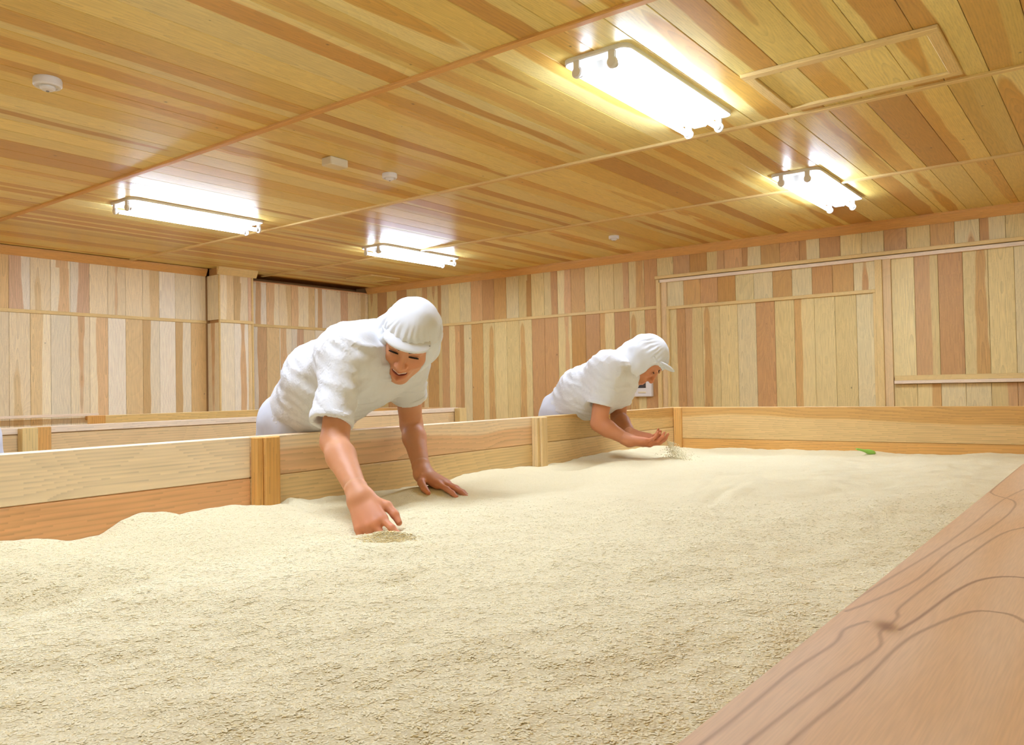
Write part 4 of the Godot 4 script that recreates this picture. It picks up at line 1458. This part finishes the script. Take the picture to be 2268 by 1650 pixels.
func people() -> void:
	var side := func(f: Vector3, u: Vector3) -> Basis:
		var z := f.normalized()
		var y := (u - z * u.dot(z)).normalized()
		return Basis(y.cross(z), y, z)
	var J := {
		"foot": Vector3(1.74, 0.0, -2.44), "S": Vector3(0.95, -0.02, -0.30).normalized(), "fwd": Vector3(0.30, 0, 0.95).normalized(),
		"a0": Vector3(1.780, 0.918, -2.234), "a1": Vector3(1.786, 1.042, -2.100), "a2": Vector3(1.783, 1.096, -1.964), "a3": Vector3(1.797, 1.131, -1.879),
		"shR": Vector3(1.640, 1.118, -1.868), "elR": Vector3(1.533, 0.861, -1.806), "wrR": Vector3(1.453, 0.724, -1.612),
		"shL": Vector3(1.948, 1.105, -1.932), "elL": Vector3(2.077, 0.883, -2.032), "wrL": Vector3(1.978, 0.726, -1.886),
		"hemR": Vector3(1.541, 0.916, -1.827), "hemL": Vector3(2.018, 0.985, -1.984), "cuff": {"R": Vector3.ZERO, "L": Vector3.ZERO},
		"hem_n": Vector3(0, -0.35, -0.95).normalized(), "belly": Vector3(0, -0.05, 0.02),
		"hc": Vector3(1.805, 1.164, -1.768), "head": side.call(Vector3(-0.687, -0.626, 0.370), Vector3(-0.332, 0.723, 0.606)), "smile": 1.0, "brim": 0.0, "skin": M.skin,
		"handR": {"d": Vector3(-0.22, -0.56, 0.60).normalized(), "b": Vector3(-0.75, 0.35, 0.45), "side": 1.0, "curl": [[-0.1, 0.3, 0.3], [0.2, 0.5, 0.4], [0.3, 0.5, 0.4], [0.1, 0.4, 0.3]], "thumb": [[0.7, 0.7, -0.2], [0.25, 1.0, -0.1], [0.05, 1, -0.1]], "spread": 0.36},
		"handL": {"d": Vector3(0.05, -0.32, 0.94).normalized(), "b": Vector3(0.1, 0.95, 0.30), "side": -1.0, "curl": [[0.0, 0.1, 0.1], [-0.05, 0.1, 0.1], [0.0, 0.1, 0.1], [0.05, 0.1, 0.1]], "thumb": [[0.8, 0.6, -0.15], [0.5, 0.9, -0.2], [0.3, 1, -0.2]], "spread": 0.13}}
	person("person", "person in white hood and short sleeves, smiling and digging one hand into the rice", J)
	J = {
		"foot": Vector3(3.49, 0.0, -2.52), "S": Vector3(0.95, 0.0, -0.28).normalized(), "fwd": Vector3(0.28, 0, 0.96).normalized(),
		"a0": Vector3(3.520, 0.885, -2.325), "a1": Vector3(3.519, 0.980, -2.200), "a2": Vector3(3.516, 1.037, -2.067), "a3": Vector3(3.522, 1.095, -1.974),
		"shR": Vector3(3.382, 1.095, -1.994), "elR": Vector3(3.352, 0.830, -2.030), "wrR": Vector3(3.394, 0.748, -1.892),
		"shL": Vector3(3.660, 1.067, -2.088), "elL": Vector3(3.635, 0.847, -2.083), "wrL": Vector3(3.490, 0.764, -1.928),
		"hemR": Vector3(3.354, 0.925, -2.025), "hemL": Vector3(3.649, 0.930, -2.090), "cuff": {"R": Vector3(0, 0, 0.0), "L": Vector3.ZERO},
		"hem_n": Vector3(0, -0.35, -0.95).normalized(), "belly": Vector3(0, -0.05, 0.03),
		"hc": Vector3(3.579, 1.138, -1.896), "head": side.call(Vector3(0.144, -0.840, 0.522), Vector3(0.427, 0.529, 0.733)), "smile": 0.0, "brim": 0.72, "skin": M.tan,
		"handR": {"d": Vector3(0.30, -0.12, 0.94).normalized(), "b": Vector3(-0.25, -0.95, 0.0), "side": -1.0, "curl": [[0.25, 0.45, 0.35], [0.3, 0.5, 0.4], [0.35, 0.5, 0.4], [0.4, 0.5, 0.4]], "thumb": [[0.8, 0.6, -0.3], [0.4, 0.9, -0.3], [0.1, 1, -0.3]], "spread": 0.05},
		"handL": {"d": Vector3(-0.12, -0.18, 0.97).normalized(), "b": Vector3(0.30, -0.92, 0.0), "side": 1.0, "curl": [[0.25, 0.45, 0.35], [0.3, 0.5, 0.4], [0.35, 0.5, 0.4], [0.4, 0.5, 0.4]], "thumb": [[0.8, 0.6, -0.3], [0.4, 0.9, -0.3], [0.1, 1, -0.3]], "spread": 0.05}}
	person("person", "person in white hood seen in profile, letting rice trickle from cupped hands", J)
	# a third worker in the aisle, nearly all of them left of the frame
	var third: Node3D = get_node("person_001").duplicate()
	third.name = numbered("person")
	add_child(third)
	third.position = Vector3(1.065, 0, -2.858)
	third.rotation.y = -2.775
	third.set_meta("label", "person in white bent over in the aisle, a sliver at the left frame edge")
